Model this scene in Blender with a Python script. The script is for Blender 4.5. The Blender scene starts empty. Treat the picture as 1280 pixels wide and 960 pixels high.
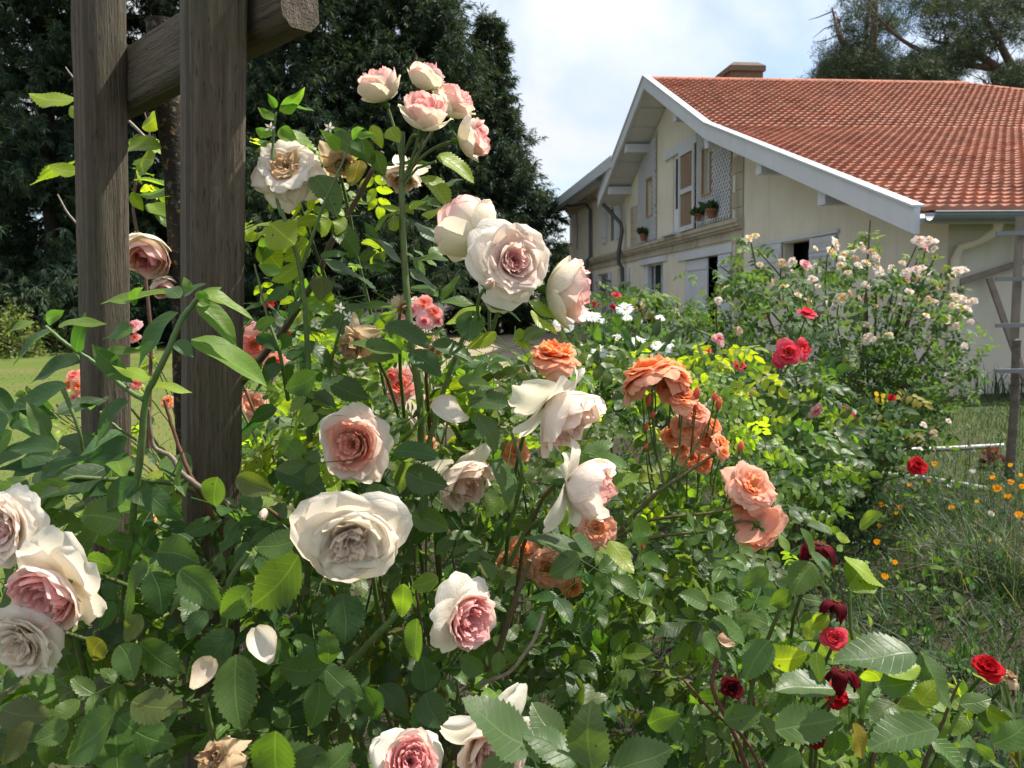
import bpy, math, random
import numpy as np
from mathutils import Vector, Matrix, Quaternion
R = math.radians
rng = np.random.default_rng(7)
random.seed(7)
scene = bpy.context.scene
col = scene.collection

# ------------------------------------------------------------------ camera
FPX = 967.0
TH, RHO = math.atan(100 / FPX), R(1.0)
CF = np.array([0, math.cos(TH), -math.sin(TH)])
_r0 = np.array([1.0, 0, 0]); _u0 = np.cross(_r0, CF)
CR = math.cos(RHO) * _r0 - math.sin(RHO) * _u0
CU = math.sin(RHO) * _r0 + math.cos(RHO) * _u0
CC = np.array([0, 0, 1.5])
cam = bpy.data.cameras.new('camera')
cam.sensor_width = 36; cam.lens = 36 * FPX / 1280
cam.clip_start = 0.05; cam.clip_end = 3000
cam.dof.use_dof = True; cam.dof.focus_distance = 0.95; cam.dof.aperture_fstop = 17
camo = bpy.data.objects.new('camera', cam); col.objects.link(camo)
M = Matrix.Identity(4)
for i in range(3):
    M[i][0], M[i][1], M[i][2], M[i][3] = CR[i], CU[i], -CF[i], CC[i]
camo.matrix_world = M
scene.camera = camo

# ------------------------------------------------------------------ light
SUN_AZ, SUN_EL = R(70), R(57)
SUN = np.array([math.sin(SUN_AZ) * math.cos(SUN_EL), math.cos(SUN_AZ) * math.cos(SUN_EL), math.sin(SUN_EL)])
sl = bpy.data.lights.new('sun', 'SUN'); sl.energy = 5.0; sl.angle = R(0.5); sl.color = (1.0, 0.93, 0.81)
so = bpy.data.objects.new('sun', sl); col.objects.link(so)
so.rotation_euler = Vector(SUN).to_track_quat('Z', 'Y').to_euler()
so.location = (0, 0, 30)
w = bpy.data.worlds.new('World'); scene.world = w; w.use_nodes = True
nt = w.node_tree; nt.nodes.clear()
N = nt.nodes.new; LK = nt.links.new
out = N('ShaderNodeOutputWorld'); bg = N('ShaderNodeBackground'); bg.inputs[1].default_value = 0.13
sky = N('ShaderNodeTexSky'); sky.sky_type = 'NISHITA'; sky.sun_disc = False
sky.sun_elevation = SUN_EL; sky.sun_rotation = SUN_AZ
sky.air_density = 1.0; sky.dust_density = 0.6; sky.ozone_density = 1.5
tc = N('ShaderNodeTexCoord'); sep = N('ShaderNodeSeparateXYZ'); LK(tc.outputs['Generated'], sep.inputs[0])
zc = N('ShaderNodeMath'); zc.operation = 'MAXIMUM'; zc.inputs[1].default_value = 0.0; LK(sep.outputs[2], zc.inputs[0])
za = N('ShaderNodeMath'); za.operation = 'ADD'; za.inputs[1].default_value = 0.16; LK(zc.outputs[0], za.inputs[0])
dx = N('ShaderNodeMath'); dx.operation = 'DIVIDE'; LK(sep.outputs[0], dx.inputs[0]); LK(za.outputs[0], dx.inputs[1])
dy = N('ShaderNodeMath'); dy.operation = 'DIVIDE'; LK(sep.outputs[1], dy.inputs[0]); LK(za.outputs[0], dy.inputs[1])
cmb = N('ShaderNodeCombineXYZ'); LK(dx.outputs[0], cmb.inputs[0]); LK(dy.outputs[0], cmb.inputs[1])
mp = N('ShaderNodeMapping'); mp.inputs['Scale'].default_value = (0.9, 0.55, 1); mp.inputs['Location'].default_value = (0.35, 0.1, 0)
mp.inputs['Rotation'].default_value = (0, 0, 0.5)
LK(cmb.outputs[0], mp.inputs[0])
n1 = N('ShaderNodeTexNoise'); n1.inputs['Scale'].default_value = 1.3; n1.inputs['Detail'].default_value = 7; n1.inputs['Roughness'].default_value = 0.55
n1.inputs['Distortion'].default_value = 0.4
LK(mp.outputs[0], n1.inputs['Vector'])
cr = N('ShaderNodeMapRange'); cr.inputs[1].default_value = 0.38; cr.inputs[2].default_value = 0.62; cr.inputs[3].default_value = 0.08; cr.inputs[4].default_value = 0.95
LK(n1.outputs[0], cr.inputs[0])
mx = N('ShaderNodeMix'); mx.data_type = 'RGBA'
# cloud brightness raised towards the zenith, added fill light from out of view
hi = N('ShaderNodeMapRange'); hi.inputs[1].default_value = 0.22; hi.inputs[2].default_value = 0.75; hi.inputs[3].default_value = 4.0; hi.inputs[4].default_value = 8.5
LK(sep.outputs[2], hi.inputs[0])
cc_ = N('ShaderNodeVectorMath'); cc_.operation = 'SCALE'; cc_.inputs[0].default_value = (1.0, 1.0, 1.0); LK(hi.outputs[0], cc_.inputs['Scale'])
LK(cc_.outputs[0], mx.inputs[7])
skd = N('ShaderNodeVectorMath'); skd.operation = 'SCALE'; skd.inputs['Scale'].default_value = 0.76; LK(sky.outputs[0], skd.inputs[0])
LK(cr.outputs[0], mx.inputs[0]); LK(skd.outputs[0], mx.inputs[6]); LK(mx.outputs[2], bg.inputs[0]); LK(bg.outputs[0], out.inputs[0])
vs = scene.view_settings
vs.view_transform = 'Standard'; vs.look = 'None'; vs.gamma = 1.0; vs.use_curve_mapping = False
vs.exposure = 0.95
scene.cycles.max_bounces = 9; scene.cycles.diffuse_bounces = 7; scene.cycles.glossy_bounces = 2; scene.cycles.transmission_bounces = 4
scene.cycles.transparent_max_bounces = 4; scene.cycles.caustics_reflective = False; scene.cycles.caustics_refractive = False
scene.cycles.use_denoising = True

# ------------------------------------------------------------------ helpers
def at(x, y, d):
    """photo pixel (1280 wide) + distance along the view axis -> a point in the garden"""
    return CC + d * (CF + (x - 640) / FPX * CR + (480 - y) / FPX * CU)
def gnd(x, y, z=0.0):
    d = CF + (x - 640) / FPX * CR + (480 - y) / FPX * CU
    return CC + d * ((z - 1.5) / d[2])
def proj(P):
    q = np.asarray(P) - CC; dd = q @ CF
    dd = np.where(dd < 1e-3, 1e-3, dd)
    return np.stack([640 + FPX * (q @ CR) / dd, 480 - FPX * (q @ CU) / dd, dd], -1)
def cdir(x, y, z):
    v = CR * x + CU * y - CF * z
    return v / np.linalg.norm(v)
def nrm(v):
    v = np.asarray(v, float); return v / np.maximum(np.linalg.norm(v, axis=-1, keepdims=True), 1e-9)

ORG = {}
class MB:
    def __init__(s):
        s.V, s.F3, s.F4, s.C, s.L, s.n = [], [], [], [], [], 0
    def add(s, V, F, c=(1, 1, 1), luv=None):
        V = np.asarray(V, float).reshape(-1, 3); F = np.asarray(F, int)
        if len(V) == 0: return
        (s.F4 if F.shape[1] == 4 else s.F3).append(F + s.n)
        s.V.append(V); k = len(V)
        c = np.asarray(c, float); s.C.append(np.broadcast_to(c, (k, 3)))
        s.L.append(np.zeros((k, 3)) if luv is None else np.broadcast_to(np.asarray(luv, float), (k, 3)))
        s.n += k
    def box(s, c, size, rot=None, colr=(1, 1, 1)):
        hx, hy, hz = [q / 2 for q in size]
        V = np.array([[x, y, z] for x in (-hx, hx) for y in (-hy, hy) for z in (-hz, hz)])
        if rot is not None: V = V @ np.asarray(rot).T
        F = [[0, 1, 3, 2], [4, 6, 7, 5], [0, 4, 5, 1], [2, 3, 7, 6], [0, 2, 6, 4], [1, 5, 7, 3]]
        s.add(V + np.asarray(c), F, colr)
    def b2(s, p, q, colr=(1, 1, 1)):
        p, q = np.minimum(p, q), np.maximum(p, q)
        s.box((p + q) / 2, q - p, None, colr)
    def tube(s, P, rad, k=6, colr=(1, 1, 1), cap=True):
        P = np.asarray(P, float); n = len(P)
        rad = np.broadcast_to(np.asarray(rad, float), (n,))
        T = nrm(np.gradient(P, axis=0))
        a = np.array([0, 0, 1.0]) if abs(T[0][2]) < .9 else np.array([1.0, 0, 0])
        Nn = []; x = nrm(np.cross(a, T[0]))
        for i in range(n):
            x = nrm(x - T[i] * (x @ T[i])); Nn.append(x)
        Nn = np.array(Nn); B = np.cross(T, Nn)
        ang = np.arange(k) * 2 * math.pi / k
        V = P[:, None] + rad[:, None, None] * (np.cos(ang)[None, :, None] * Nn[:, None] + np.sin(ang)[None, :, None] * B[:, None])
        L = np.zeros((n, k, 3)); L[..., 0] = ang / (2 * math.pi); L[..., 1] = np.linspace(0, 1, n)[:, None]
        F = []
        for i in range(n - 1):
            for j in range(k):
                F.append([i * k + j, i * k + (j + 1) % k, (i + 1) * k + (j + 1) % k, (i + 1) * k + j])
        s.add(V.reshape(-1, 3), F, colr, L.reshape(-1, 3))
        if cap:
            for i, sg in ((0, -1), (n - 1, 1)):
                c = np.vstack([V[i], P[i] + T[i] * rad[i] * .3 * sg])
                Fc = [[j, (j + 1) % k, k] if sg > 0 else [(j + 1) % k, j, k] for j in range(k)]
                s.add(c, Fc, colr)
    def build(s, name, mat, parent=None, local=False, smooth=True):
        if s.n == 0: return None
        V = np.concatenate(s.V)
        if parent is not None and not local: V = V - ORG[parent.name]
        me = bpy.data.meshes.new(name)
        F4 = np.concatenate(s.F4) if s.F4 else np.zeros((0, 4), int)
        F3 = np.concatenate(s.F3) if s.F3 else np.zeros((0, 3), int)
        nl = len(F4) * 4 + len(F3) * 3; npoly = len(F4) + len(F3)
        me.vertices.add(len(V)); me.loops.add(nl); me.polygons.add(npoly)
        me.vertices.foreach_set('co', V.astype(np.float32).ravel())
        me.loops.foreach_set('vertex_index', np.concatenate([F4.ravel(), F3.ravel()]).astype(np.int32))
        ls = np.concatenate([np.arange(len(F4)) * 4, len(F4) * 4 + np.arange(len(F3)) * 3]).astype(np.int32)
        me.polygons.foreach_set('loop_start', ls)
        me.polygons.foreach_set('use_smooth', np.full(npoly, smooth))
        C = np.concatenate(s.C); C4 = np.concatenate([C, np.ones((len(C), 1))], 1)
        ca = me.color_attributes.new('col', 'FLOAT_COLOR', 'POINT'); ca.data.foreach_set('color', C4.astype(np.float32).ravel())
        la = me.attributes.new('luv', 'FLOAT_VECTOR', 'POINT'); la.data.foreach_set('vector', np.concatenate(s.L).astype(np.float32).ravel())
        me.update(calc_edges=True); me.validate()
        me.materials.append(mat)
        return link(name, me, parent)
def link(name, me, parent=None):
    o = bpy.data.objects.new(name, me); col.objects.link(o)
    if parent is not None: o.parent = parent; ORG[o.name] = ORG[parent.name]
    else: ORG[o.name] = np.zeros(3)
    return o
def tag(o, label=None, cat=None, group=None, kind=None):
    for k, v in (('label', label), ('category', cat), ('group', group), ('kind', kind)):
        if v: o[k] = v
    return o
def thing(name, loc, label, cat, group=None, rz=0.0):
    o = bpy.data.objects.new(name, None); col.objects.link(o); o.location = [float(q) for q in loc]; o.rotation_euler = (0, 0, rz)
    o.empty_display_size = .05
    ORG[o.name] = np.asarray(loc, float)
    return tag(o, label, cat, group)

# ------------------------------------------------------------------ materials
def mat(name):
    m = bpy.data.materials.new(name); m.use_nodes = True
    t = m.node_tree; t.nodes.clear(); return m, t
def nd(t, typ, **kw):
    n = t.nodes.new(typ)
    for k, v in kw.items():
        if k.startswith('i_'):
            k = k[2:]; k = int(k) if k.isdigit() else k.replace('_', ' ')
            n.inputs[k].default_value = v
        else: setattr(n, k, v)
    return n
def mixc(t, fac, a, b, blend='MIX'):
    n = t.nodes.new('ShaderNodeMix'); n.data_type = 'RGBA'; n.blend_type = blend
    for idx, v in ((0, fac), (6, a), (7, b)):
        if hasattr(v, 'links') or isinstance(v, bpy.types.NodeSocket): t.links.new(v, n.inputs[idx])
        else: n.inputs[idx].default_value = (*v, 1) if (idx and len(v) == 3) else v
    return n.outputs[2]
def noise(t, vec, scale, detail=3, rough=.55):
    n = nd(t, 'ShaderNodeTexNoise'); n.inputs['Scale'].default_value = scale; n.inputs['Detail'].default_value = detail; n.inputs['Roughness'].default_value = rough
    if vec is not None: t.links.new(vec, n.inputs['Vector'])
    return n.outputs[0]
def ramp(t, v, a, b, lo=0.0, hi=1.0):
    n = nd(t, 'ShaderNodeMapRange'); t.links.new(v, n.inputs[0])
    n.inputs[1].default_value = a; n.inputs[2].default_value = b; n.inputs[3].default_value = lo; n.inputs[4].default_value = hi
    return n.outputs[0]
def math_(t, op, a, b=0.0):
    n = nd(t, 'ShaderNodeMath', operation=op)
    for i, v in enumerate((a, b)):
        if isinstance(v, bpy.types.NodeSocket): t.links.new(v, n.inputs[i])
        else: n.inputs[i].default_value = v
    return n.outputs[0]
def bump(t, h, strength, dist):
    n = nd(t, 'ShaderNodeBump'); n.inputs['Strength'].default_value = strength; n.inputs['Distance'].default_value = dist
    t.links.new(h, n.inputs['Height']); return n.outputs[0]
def finish(t, base, rough=.6, nrmal=None, spec=.4, metallic=0.0, trans=None, transcol=None):
    o = nd(t, 'ShaderNodeOutputMaterial'); p = nd(t, 'ShaderNodeBsdfPrincipled')
    p.inputs['Roughness'].default_value = rough if not isinstance(rough, bpy.types.NodeSocket) else .5
    if isinstance(rough, bpy.types.NodeSocket): t.links.new(rough, p.inputs['Roughness'])
    p.inputs['Specular IOR Level'].default_value = spec; p.inputs['Metallic'].default_value = metallic
    if isinstance(base, bpy.types.NodeSocket): t.links.new(base, p.inputs['Base Color'])
    else: p.inputs['Base Color'].default_value = (*base, 1)
    if nrmal is not None: t.links.new(nrmal, p.inputs['Normal'])
    sh = p.outputs[0]
    if trans is not None:
        tr = nd(t, 'ShaderNodeBsdfTranslucent')
        if isinstance(transcol, bpy.types.NodeSocket): t.links.new(transcol, tr.inputs[0])
        else: tr.inputs[0].default_value = (*transcol, 1)
        ms = nd(t, 'ShaderNodeMixShader'); ms.inputs[0].default_value = trans
        t.links.new(sh, ms.inputs[1]); t.links.new(tr.outputs[0], ms.inputs[2]); sh = ms.outputs[0]
    t.links.new(sh, o.inputs[0])
def attr(t, name): return nd(t, 'ShaderNodeAttribute', attribute_name=name)
def objco(t):
    g = nd(t, 'ShaderNodeNewGeometry'); return g.outputs['Position']

def leaf_mat(name, veins=True, spots=0.0, rough=.42, trans=.47, tcol=(2.6, 2.5, .6), spec=.34):
    m, t = mat(name); c = attr(t, 'col').outputs['Color']
    pos = objco(t)
    base = mixc(t, ramp(t, noise(t, pos, 60), .3, .7, .0, .35), c, mixc(t, 1.0, c, (.55, .62, .6), 'MULTIPLY'))
    nb = None
    if veins:
        s = nd(t, 'ShaderNodeSeparateXYZ'); t.links.new(attr(t, 'luv').outputs['Vector'], s.inputs[0])
        ab = math_(t, 'ABSOLUTE', s.outputs[0])
        ph = math_(t, 'SUBTRACT', s.outputs[1], math_(t, 'MULTIPLY', ab, .26))
        v = math_(t, 'ABSOLUTE', math_(t, 'SINE', math_(t, 'MULTIPLY', ph, 24.0)))
        side = ramp(t, v, 0.0, .28, 1.0, 0.0)
        mid = ramp(t, ab, 0.0, .07, 1.0, 0.0)
        vein = math_(t, 'MAXIMUM', math_(t, 'MULTIPLY', side, .5), mid)
        base = mixc(t, math_(t, 'MULTIPLY', vein, .5), base, mixc(t, 1.0, c, (2.2, 1.9, 2.0), 'MULTIPLY'))
        h = math_(t, 'ADD', math_(t, 'MULTIPLY', vein, -1.0), math_(t, 'MULTIPLY', noise(t, pos, 220, 2), .7))
        nb = bump(t, h, .4, .001)
    if spots > 0:
        vo = nd(t, 'ShaderNodeTexVoronoi'); vo.inputs['Scale'].default_value = 120; t.links.new(pos, vo.inputs['Vector'])
        area = ramp(t, noise(t, pos, 45, 2), .56, .66)
        sp = math_(t, 'MULTIPLY', ramp(t, vo.outputs['Distance'], .16, .24, 1, 0), math_(t, 'MULTIPLY', area, spots))
        base = mixc(t, sp, base, (.03, .02, .012))
    tc_ = mixc(t, 1.0, base, tcol, 'MULTIPLY')
    finish(t, base, rough, nb, spec, trans=trans, transcol=tc_)
    return m
M_LEAF = leaf_mat('rose_leaf', spots=.85)
M_WEED = leaf_mat('weed_leaf', rough=.5, tcol=(1.6, 2.3, .8), spec=.35)
M_FAR = leaf_mat('bush_leaf', veins=False, rough=.62, spec=.25, trans=.4, tcol=(2.0, 2.0, .75))
M_GRASS = leaf_mat('grass_blade', veins=False, rough=.5, trans=.35, tcol=(1.5, 1.7, .6))
M_CONIFER = leaf_mat('conifer_needles', veins=False, rough=.6, trans=.22, tcol=(1.5, 1.6, .7), spec=.25)

def petal_mat():
    m, t = mat('rose_petal'); c = attr(t, 'col').outputs['Color']
    s = nd(t, 'ShaderNodeSeparateXYZ'); t.links.new(attr(t, 'luv').outputs['Vector'], s.inputs[0])
    pos = objco(t)
    st = nd(t, 'ShaderNodeCombineXYZ'); t.links.new(math_(t, 'MULTIPLY', s.outputs[0], 14), st.inputs[0]); t.links.new(math_(t, 'MULTIPLY', s.outputs[1], 1.5), st.inputs[1]); t.links.new(s.outputs[2], st.inputs[2])
    v = noise(t, st.outputs[0], 2.2, 3)
    base = mixc(t, ramp(t, v, .3, .75, 0, .14), c, mixc(t, 1.0, c, (1.0, .84, .78), 'MULTIPLY'))
    base = mixc(t, ramp(t, noise(t, pos, 130, 3), .66, .78, 0, .14), base, (.60, .42, .24))
    h = math_(t, 'ADD', v, math_(t, 'MULTIPLY', noise(t, pos, 160, 3), .8))
    finish(t, base, .72, bump(t, h, .6, .002), .12, trans=.5, transcol=mixc(t, 1.0, base, (1.0, .95, .87), 'MULTIPLY'))
    return m
M_PETAL = petal_mat()
def flower_mat():
    m, t = mat('flower_petal'); c = attr(t, 'col').outputs['Color']
    finish(t, c, .55, None, .2, trans=.35, transcol=c); return m
M_FLOWER = flower_mat()
def stem_mat():
    m, t = mat('stem'); c = attr(t, 'col').outputs['Color']; pos = objco(t)
    b = mixc(t, ramp(t, noise(t, pos, 90), .45, .65, 0, .5), c, (.10, .06, .03))
    finish(t, b, .5, bump(t, noise(t, pos, 250), .4, .001), .4); return m
M_STEM = stem_mat()
def bark_mat():
    m, t = mat('bark'); c = attr(t, 'col').outputs['Color']; pos = objco(t)
    b = mixc(t, ramp(t, noise(t, pos, 12, 5), .35, .65), c, (.09, .07, .055))
    finish(t, b, .9, bump(t, noise(t, pos, 25, 5), .8, .02), .2); return m
M_BARK = bark_mat()
def lichen_mat():
    m, t = mat('lichen_bark'); pos = objco(t)
    b = mixc(t, ramp(t, noise(t, pos, 70, 4), .58, .66, 0, .8), (.03, .025, .02), (.22, .14, .04))
    b = mixc(t, ramp(t, noise(t, pos, 40, 4), .58, .64), b, (.10, .10, .08))
    finish(t, b, .95, bump(t, noise(t, pos, 120, 4), .9, .006), .15); return m
M_LICHEN = lichen_mat()
def wood_mat():
    m, t = mat('weathered_wood'); L = attr(t, 'luv').outputs['Vector']; pos = objco(t)
    mp_ = nd(t, 'ShaderNodeMapping'); mp_.inputs['Scale'].default_value = (1.0, .035, 1.0); t.links.new(L, mp_.inputs[0])
    g1 = noise(t, mp_.outputs[0], 160, 5, .65); g2 = noise(t, mp_.outputs[0], 38, 3)
    mp2 = nd(t, 'ShaderNodeMapping'); mp2.inputs['Scale'].default_value = (1.0, .08, 1.0); t.links.new(L, mp2.inputs[0])
    g3 = noise(t, mp2.outputs[0], 420, 3, .6)
    b = mixc(t, ramp(t, g1, .33, .67), (.058, .045, .034), (.140, .115, .088))
    b = mixc(t, ramp(t, g2, .48, .68, 0, .6), b, (.075, .055, .040))
    b = mixc(t, ramp(t, g3, .58, .66, 0, .75), b, (.025, .018, .014))
    b = mixc(t, ramp(t, noise(t, pos, 9, 4), .50, .72, 0, .5), b, (.085, .088, .05))
    # knots
    vo = nd(t, 'ShaderNodeTexVoronoi'); vo.inputs['Scale'].default_value = 5.0
    mp3 = nd(t, 'ShaderNodeMapping'); mp3.inputs['Scale'].default_value = (1.6, .8, 1.6); t.links.new(L, mp3.inputs[0]); t.links.new(mp3.outputs[0], vo.inputs['Vector'])
    b = mixc(t, ramp(t, vo.outputs['Distance'], .03, .075, .8, 0), b, (.02, .014, .01))
    h = math_(t, 'ADD', math_(t, 'ADD', g1, g2), math_(t, 'MULTIPLY', g3, .8))
    finish(t, b, .85, bump(t, h, .9, .004), .25); return m
M_WOOD = wood_mat()
def plaster_mat(name, c1, c2, c3, scale=1.0, rough=.9, stain=.5):
    m, t = mat(name); pos = objco(t)
    b = mixc(t, ramp(t, noise(t, pos, 1.2 * scale, 5), .35, .68), c1, c2)
    mp_ = nd(t, 'ShaderNodeMapping'); mp_.inputs['Scale'].default_value = (2.5, 2.5, .25); t.links.new(pos, mp_.inputs[0])
    b = mixc(t, ramp(t, noise(t, mp_.outputs[0], 1.5, 5), .52, .74, 0, stain), b, c3)
    finish(t, b, rough, bump(t, noise(t, pos, 40, 3), .3, .004), .2); return m
M_PLASTER = plaster_mat('cream_plaster', (.54, .52, .45), (.48, .46, .39), (.36, .33, .27), stain=.4)
M_STONE = plaster_mat('weathered_stone', (.36, .33, .27), (.29, .26, .21), (.16, .14, .115), stain=.8)
M_WHITE = plaster_mat('white_paint', (.46, .49, .54), (.41, .44, .49), (.32, .33, .34), rough=.6, stain=.25)
M_GREYP = plaster_mat('pale_grey_paint', (.46, .48, .51), (.41, .43, .46), (.32, .32, .33), rough=.6, stain=.3)
M_BOARD = plaster_mat('brown_board', (.30, .20, .12), (.25, .16, .09), (.18, .12, .08))
M_OUTB = plaster_mat('outbuilding_white', (.66, .67, .70), (.6, .61, .64), (.5, .5, .52), stain=.2)
M_GREYWOOD = plaster_mat('grey_timber', (.20, .17, .145), (.15, .13, .11), (.09, .08, .07), scale=6)
M_PVC = plaster_mat('cream_plastic', (.52, .48, .38), (.48, .44, .34), (.36, .32, .26), rough=.45, stain=.3)
M_HOSE = plaster_mat('white_hose', (.52, .52, .50), (.44, .44, .42), (.3, .3, .27), rough=.5)
def plain(name, c, rough=.5, spec=.4, metallic=0.0):
    m, t = mat(name); pos = objco(t)
    b = mixc(t, ramp(t, noise(t, pos, 6, 4), .35, .7, 0, .4), c, tuple(q * .6 for q in c))
    finish(t, b, rough, None, spec, metallic); return m
M_ZINC = plain('zinc_gutter', (.16, .19, .22), .45, .5)
M_DPIPE = plain('dark_pipe', (.05, .055, .06), .5)
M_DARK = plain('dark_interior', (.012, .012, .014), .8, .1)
M_TERRA = plain('terracotta', (.24, .10, .065), .85)
M_RUNG = plain('grey_metal_rung', (.16, .17, .19), .45, .5)
M_GLASS = plain('window_glass', (.035, .045, .055), .06, .8)
M_WHITEPL = plain('white_trim', (.58, .60, .63), .5)
M_SOIL_POT = plain('potting_soil', (.03, .022, .016), .95)
def tile_mat():
    m, t = mat('roof_tile'); c = attr(t, 'col').outputs['Color']; pos = objco(t)
    b = mixc(t, ramp(t, noise(t, pos, 1.1, 5), .42, .70, 0, .55), c, mixc(t, 1.0, c, (.62, .66, .72), 'MULTIPLY'))
    b = mixc(t, ramp(t, noise(t, pos, 14, 4), .56, .7, 0, .4), b, (.16, .10, .075))
    finish(t, b, .82, bump(t, noise(t, pos, 45, 3), .3, .004), .25); return m
M_TILE = tile_mat()
def brick_mat():
    m, t = mat('chimney_brick'); pos = objco(t)
    br = nd(t, 'ShaderNodeTexBrick'); br.inputs['Scale'].default_value = 4.5
    br.inputs['Color1'].default_value = (.16, .10, .07, 1); br.inputs['Color2'].default_value = (.11, .075, .055, 1); br.inputs['Mortar'].default_value = (.17, .15, .12, 1)
    sp = nd(t, 'ShaderNodeSeparateXYZ'); t.links.new(pos, sp.inputs[0]); cb = nd(t, 'ShaderNodeCombineXYZ')
    t.links.new(math_(t, 'ADD', sp.outputs[0], sp.outputs[1]), cb.inputs[0]); t.links.new(sp.outputs[2], cb.inputs[1]); t.links.new(cb.outputs[0], br.inputs['Vector'])
    b = mixc(t, ramp(t, noise(t, pos, 5, 5), .42, .66, 0, .7), br.outputs[0], (.10, .11, .075))
    finish(t, b, .95, bump(t, noise(t, pos, 30, 4), .5, .01), .2); return m
M_BRICK = brick_mat()
def ground_mat(name, cols_, scale, bumpd=.03):
    m, t = mat(name); pos = objco(t)
    b = mixc(t, ramp(t, noise(t, pos, scale, 6, .65), .35, .65), cols_[0], cols_[1])
    b = mixc(t, ramp(t, noise(t, pos, scale * .13, 4), .45, .62, 0, .8), b, cols_[2])
    b = mixc(t, ramp(t, noise(t, pos, scale * 9, 4), .45, .7, 0, .6), b, cols_[3])
    finish(t, b, .95, bump(t, noise(t, pos, scale * 4, 5), .7, bumpd), .1); return m
M_GROUND = ground_mat('garden_ground', ((.040, .055, .018), (.06, .075, .025), (.05, .042, .026), (.028, .032, .015)), 3)
M_SOIL = ground_mat('bed_soil', ((.035, .027, .02), (.055, .042, .03), (.03, .034, .016), (.02, .016, .012)), 5)
M_LAWN = ground_mat('lawn_turf', ((.070, .105, .022), (.10, .13, .030), (.13, .125, .045), (.045, .075, .016)), 2.5)
M_YARD = ground_mat('yard_gravel', ((.26, .21, .155), (.31, .26, .195), (.22, .18, .13), (.17, .14, .105)), 1.5)

# ================================================================== setting: ground sheets
def sheet(name, pts, z, m, sub=None):
    mb = MB(); P = np.array([[p[0], p[1], z] for p in pts], float)
    c = P.mean(0); n = len(P)
    mb.add(np.vstack([P, c]), [[i, (i + 1) % n, n] for i in range(n)])
    o = mb.build(name, m, smooth=False); tag(o, kind='structure'); return o
sheet('ground', [(-700, -40), (700, -40), (700, 1400), (-700, 1400)], 0, M_GROUND)
sheet('lawn', [(-60, 3.2), (-1.4, 3.2), (-1.6, 9), (-4.5, 22), (-9, 46), (-60, 46)], .004, M_LAWN)
sheet('yard', [(-1.2, 9.5), (1.9, 9.0), (5.6, 10.5), (3.5, 42), (2, 62), (-16, 62), (-9, 46), (-4.4, 22)], .006, M_YARD)
sheet('flower_bed', [(-1.3, .2), (2.2, .2), (2.6, 3.0), (3.6, 5.2), (3.1, 8.2), (-.9, 8.6), (-1.3, 3.0)], .008, M_SOIL)

# ================================================================== house
HA = R(6.5)
house = thing('house', (7.9, 0, 0), 'long cream farmhouse with an orange tiled gable roof and white lattice on its upper wall', 'house', rz=HA)
# local axes of the house: x = v (along the ridge, away from the facade), y = u (along the facade, away from us), z up
def hb(mb, v0, v1, u0, u1, z0, z1, c=(1, 1, 1)): mb.b2(np.array([v0, u0, z0], float), np.array([v1, u1, z1], float), c)
PROF = [(11.2, 2.55), (19.4, 5.55), (24.6, 8.12), (30.9, 5.35)]
def roofz(u): return float(np.interp(u, [p[0] for p in PROF], [p[1] for p in PROF]))
# wall solid of main house: extruded gable polygon, with real openings on the facade cut as a grid of panels
OPEN = [  # u0,u1,z0,z1
    (15.92, 17.12, 2.08, 2.70), (20.8, 23.5, .05, 2.70), (25.6, 27.9, .25, 2.78), (21.35, 22.0, 4.40, 5.62), (26.75, 27.35, 4.42, 5.64), (22.62, 24.66, 3.55, 5.92),
    (30.75, 31.6, .9, 2.82), (33.1, 35.2, .10, 2.74), (37.8, 40.2, 1.0, 2.84), (31.95, 33.3, 4.0, 5.42)]
def facade(u_a, u_b, top, mb, thick=.22):
    us = sorted({u_a, u_b, *[q for o in OPEN for q in o[:2] if u_a < q < u_b], *np.arange(u_a, u_b, 1.0).round(2)})
    for i in range(len(us) - 1):
        a, b = us[i], us[i + 1]; mid = (a + b) / 2
        hs = sorted([(o[2], o[3]) for o in OPEN if o[0] < mid < o[1]])
        z = -.1
        for h0, h1 in hs:
            hb(mb, 0, thick, a, b, z, h0); z = h1
        ta, tb = top(a), top(b)
        V = [[0, a, z], [0, b, z], [0, b, tb], [0, a, ta], [thick, a, z], [thick, b, z], [thick, b, tb], [thick, a, ta]]
        mb.add(V, [[0, 3, 2, 1], [4, 5, 6, 7], [0, 4, 7, 3], [1, 2, 6, 5], [3, 7, 6, 2], [0, 1, 5, 4]])
mb = MB(); facade(11.8, 30.2, lambda u: roofz(u) - .18, mb)
hb(mb, 0.22, 19, 11.8, 12.05, -.1, 2.6); mb.build('wall', M_PLASTER, house, True, smooth=False)
mb = MB(); facade(30.2, 41.7, lambda u: 6.35, mb); hb(mb, .22, 8, 41.45, 41.7, -.1, 6.35); mb.build('wing_wall', M_PLASTER, house, True, smooth=False)
mb = MB(); hb(mb, 0.9, 1.0, 30.4, 41.3, 0, 5.9); hb(mb, 0.5, .6, 12.5, 18.9, 0, 2.78); hb(mb, .9, 1.0, 18.95, 30.35, 0, 5.0); mb.build('interior', M_DARK, house, True, smooth=False)
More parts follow.
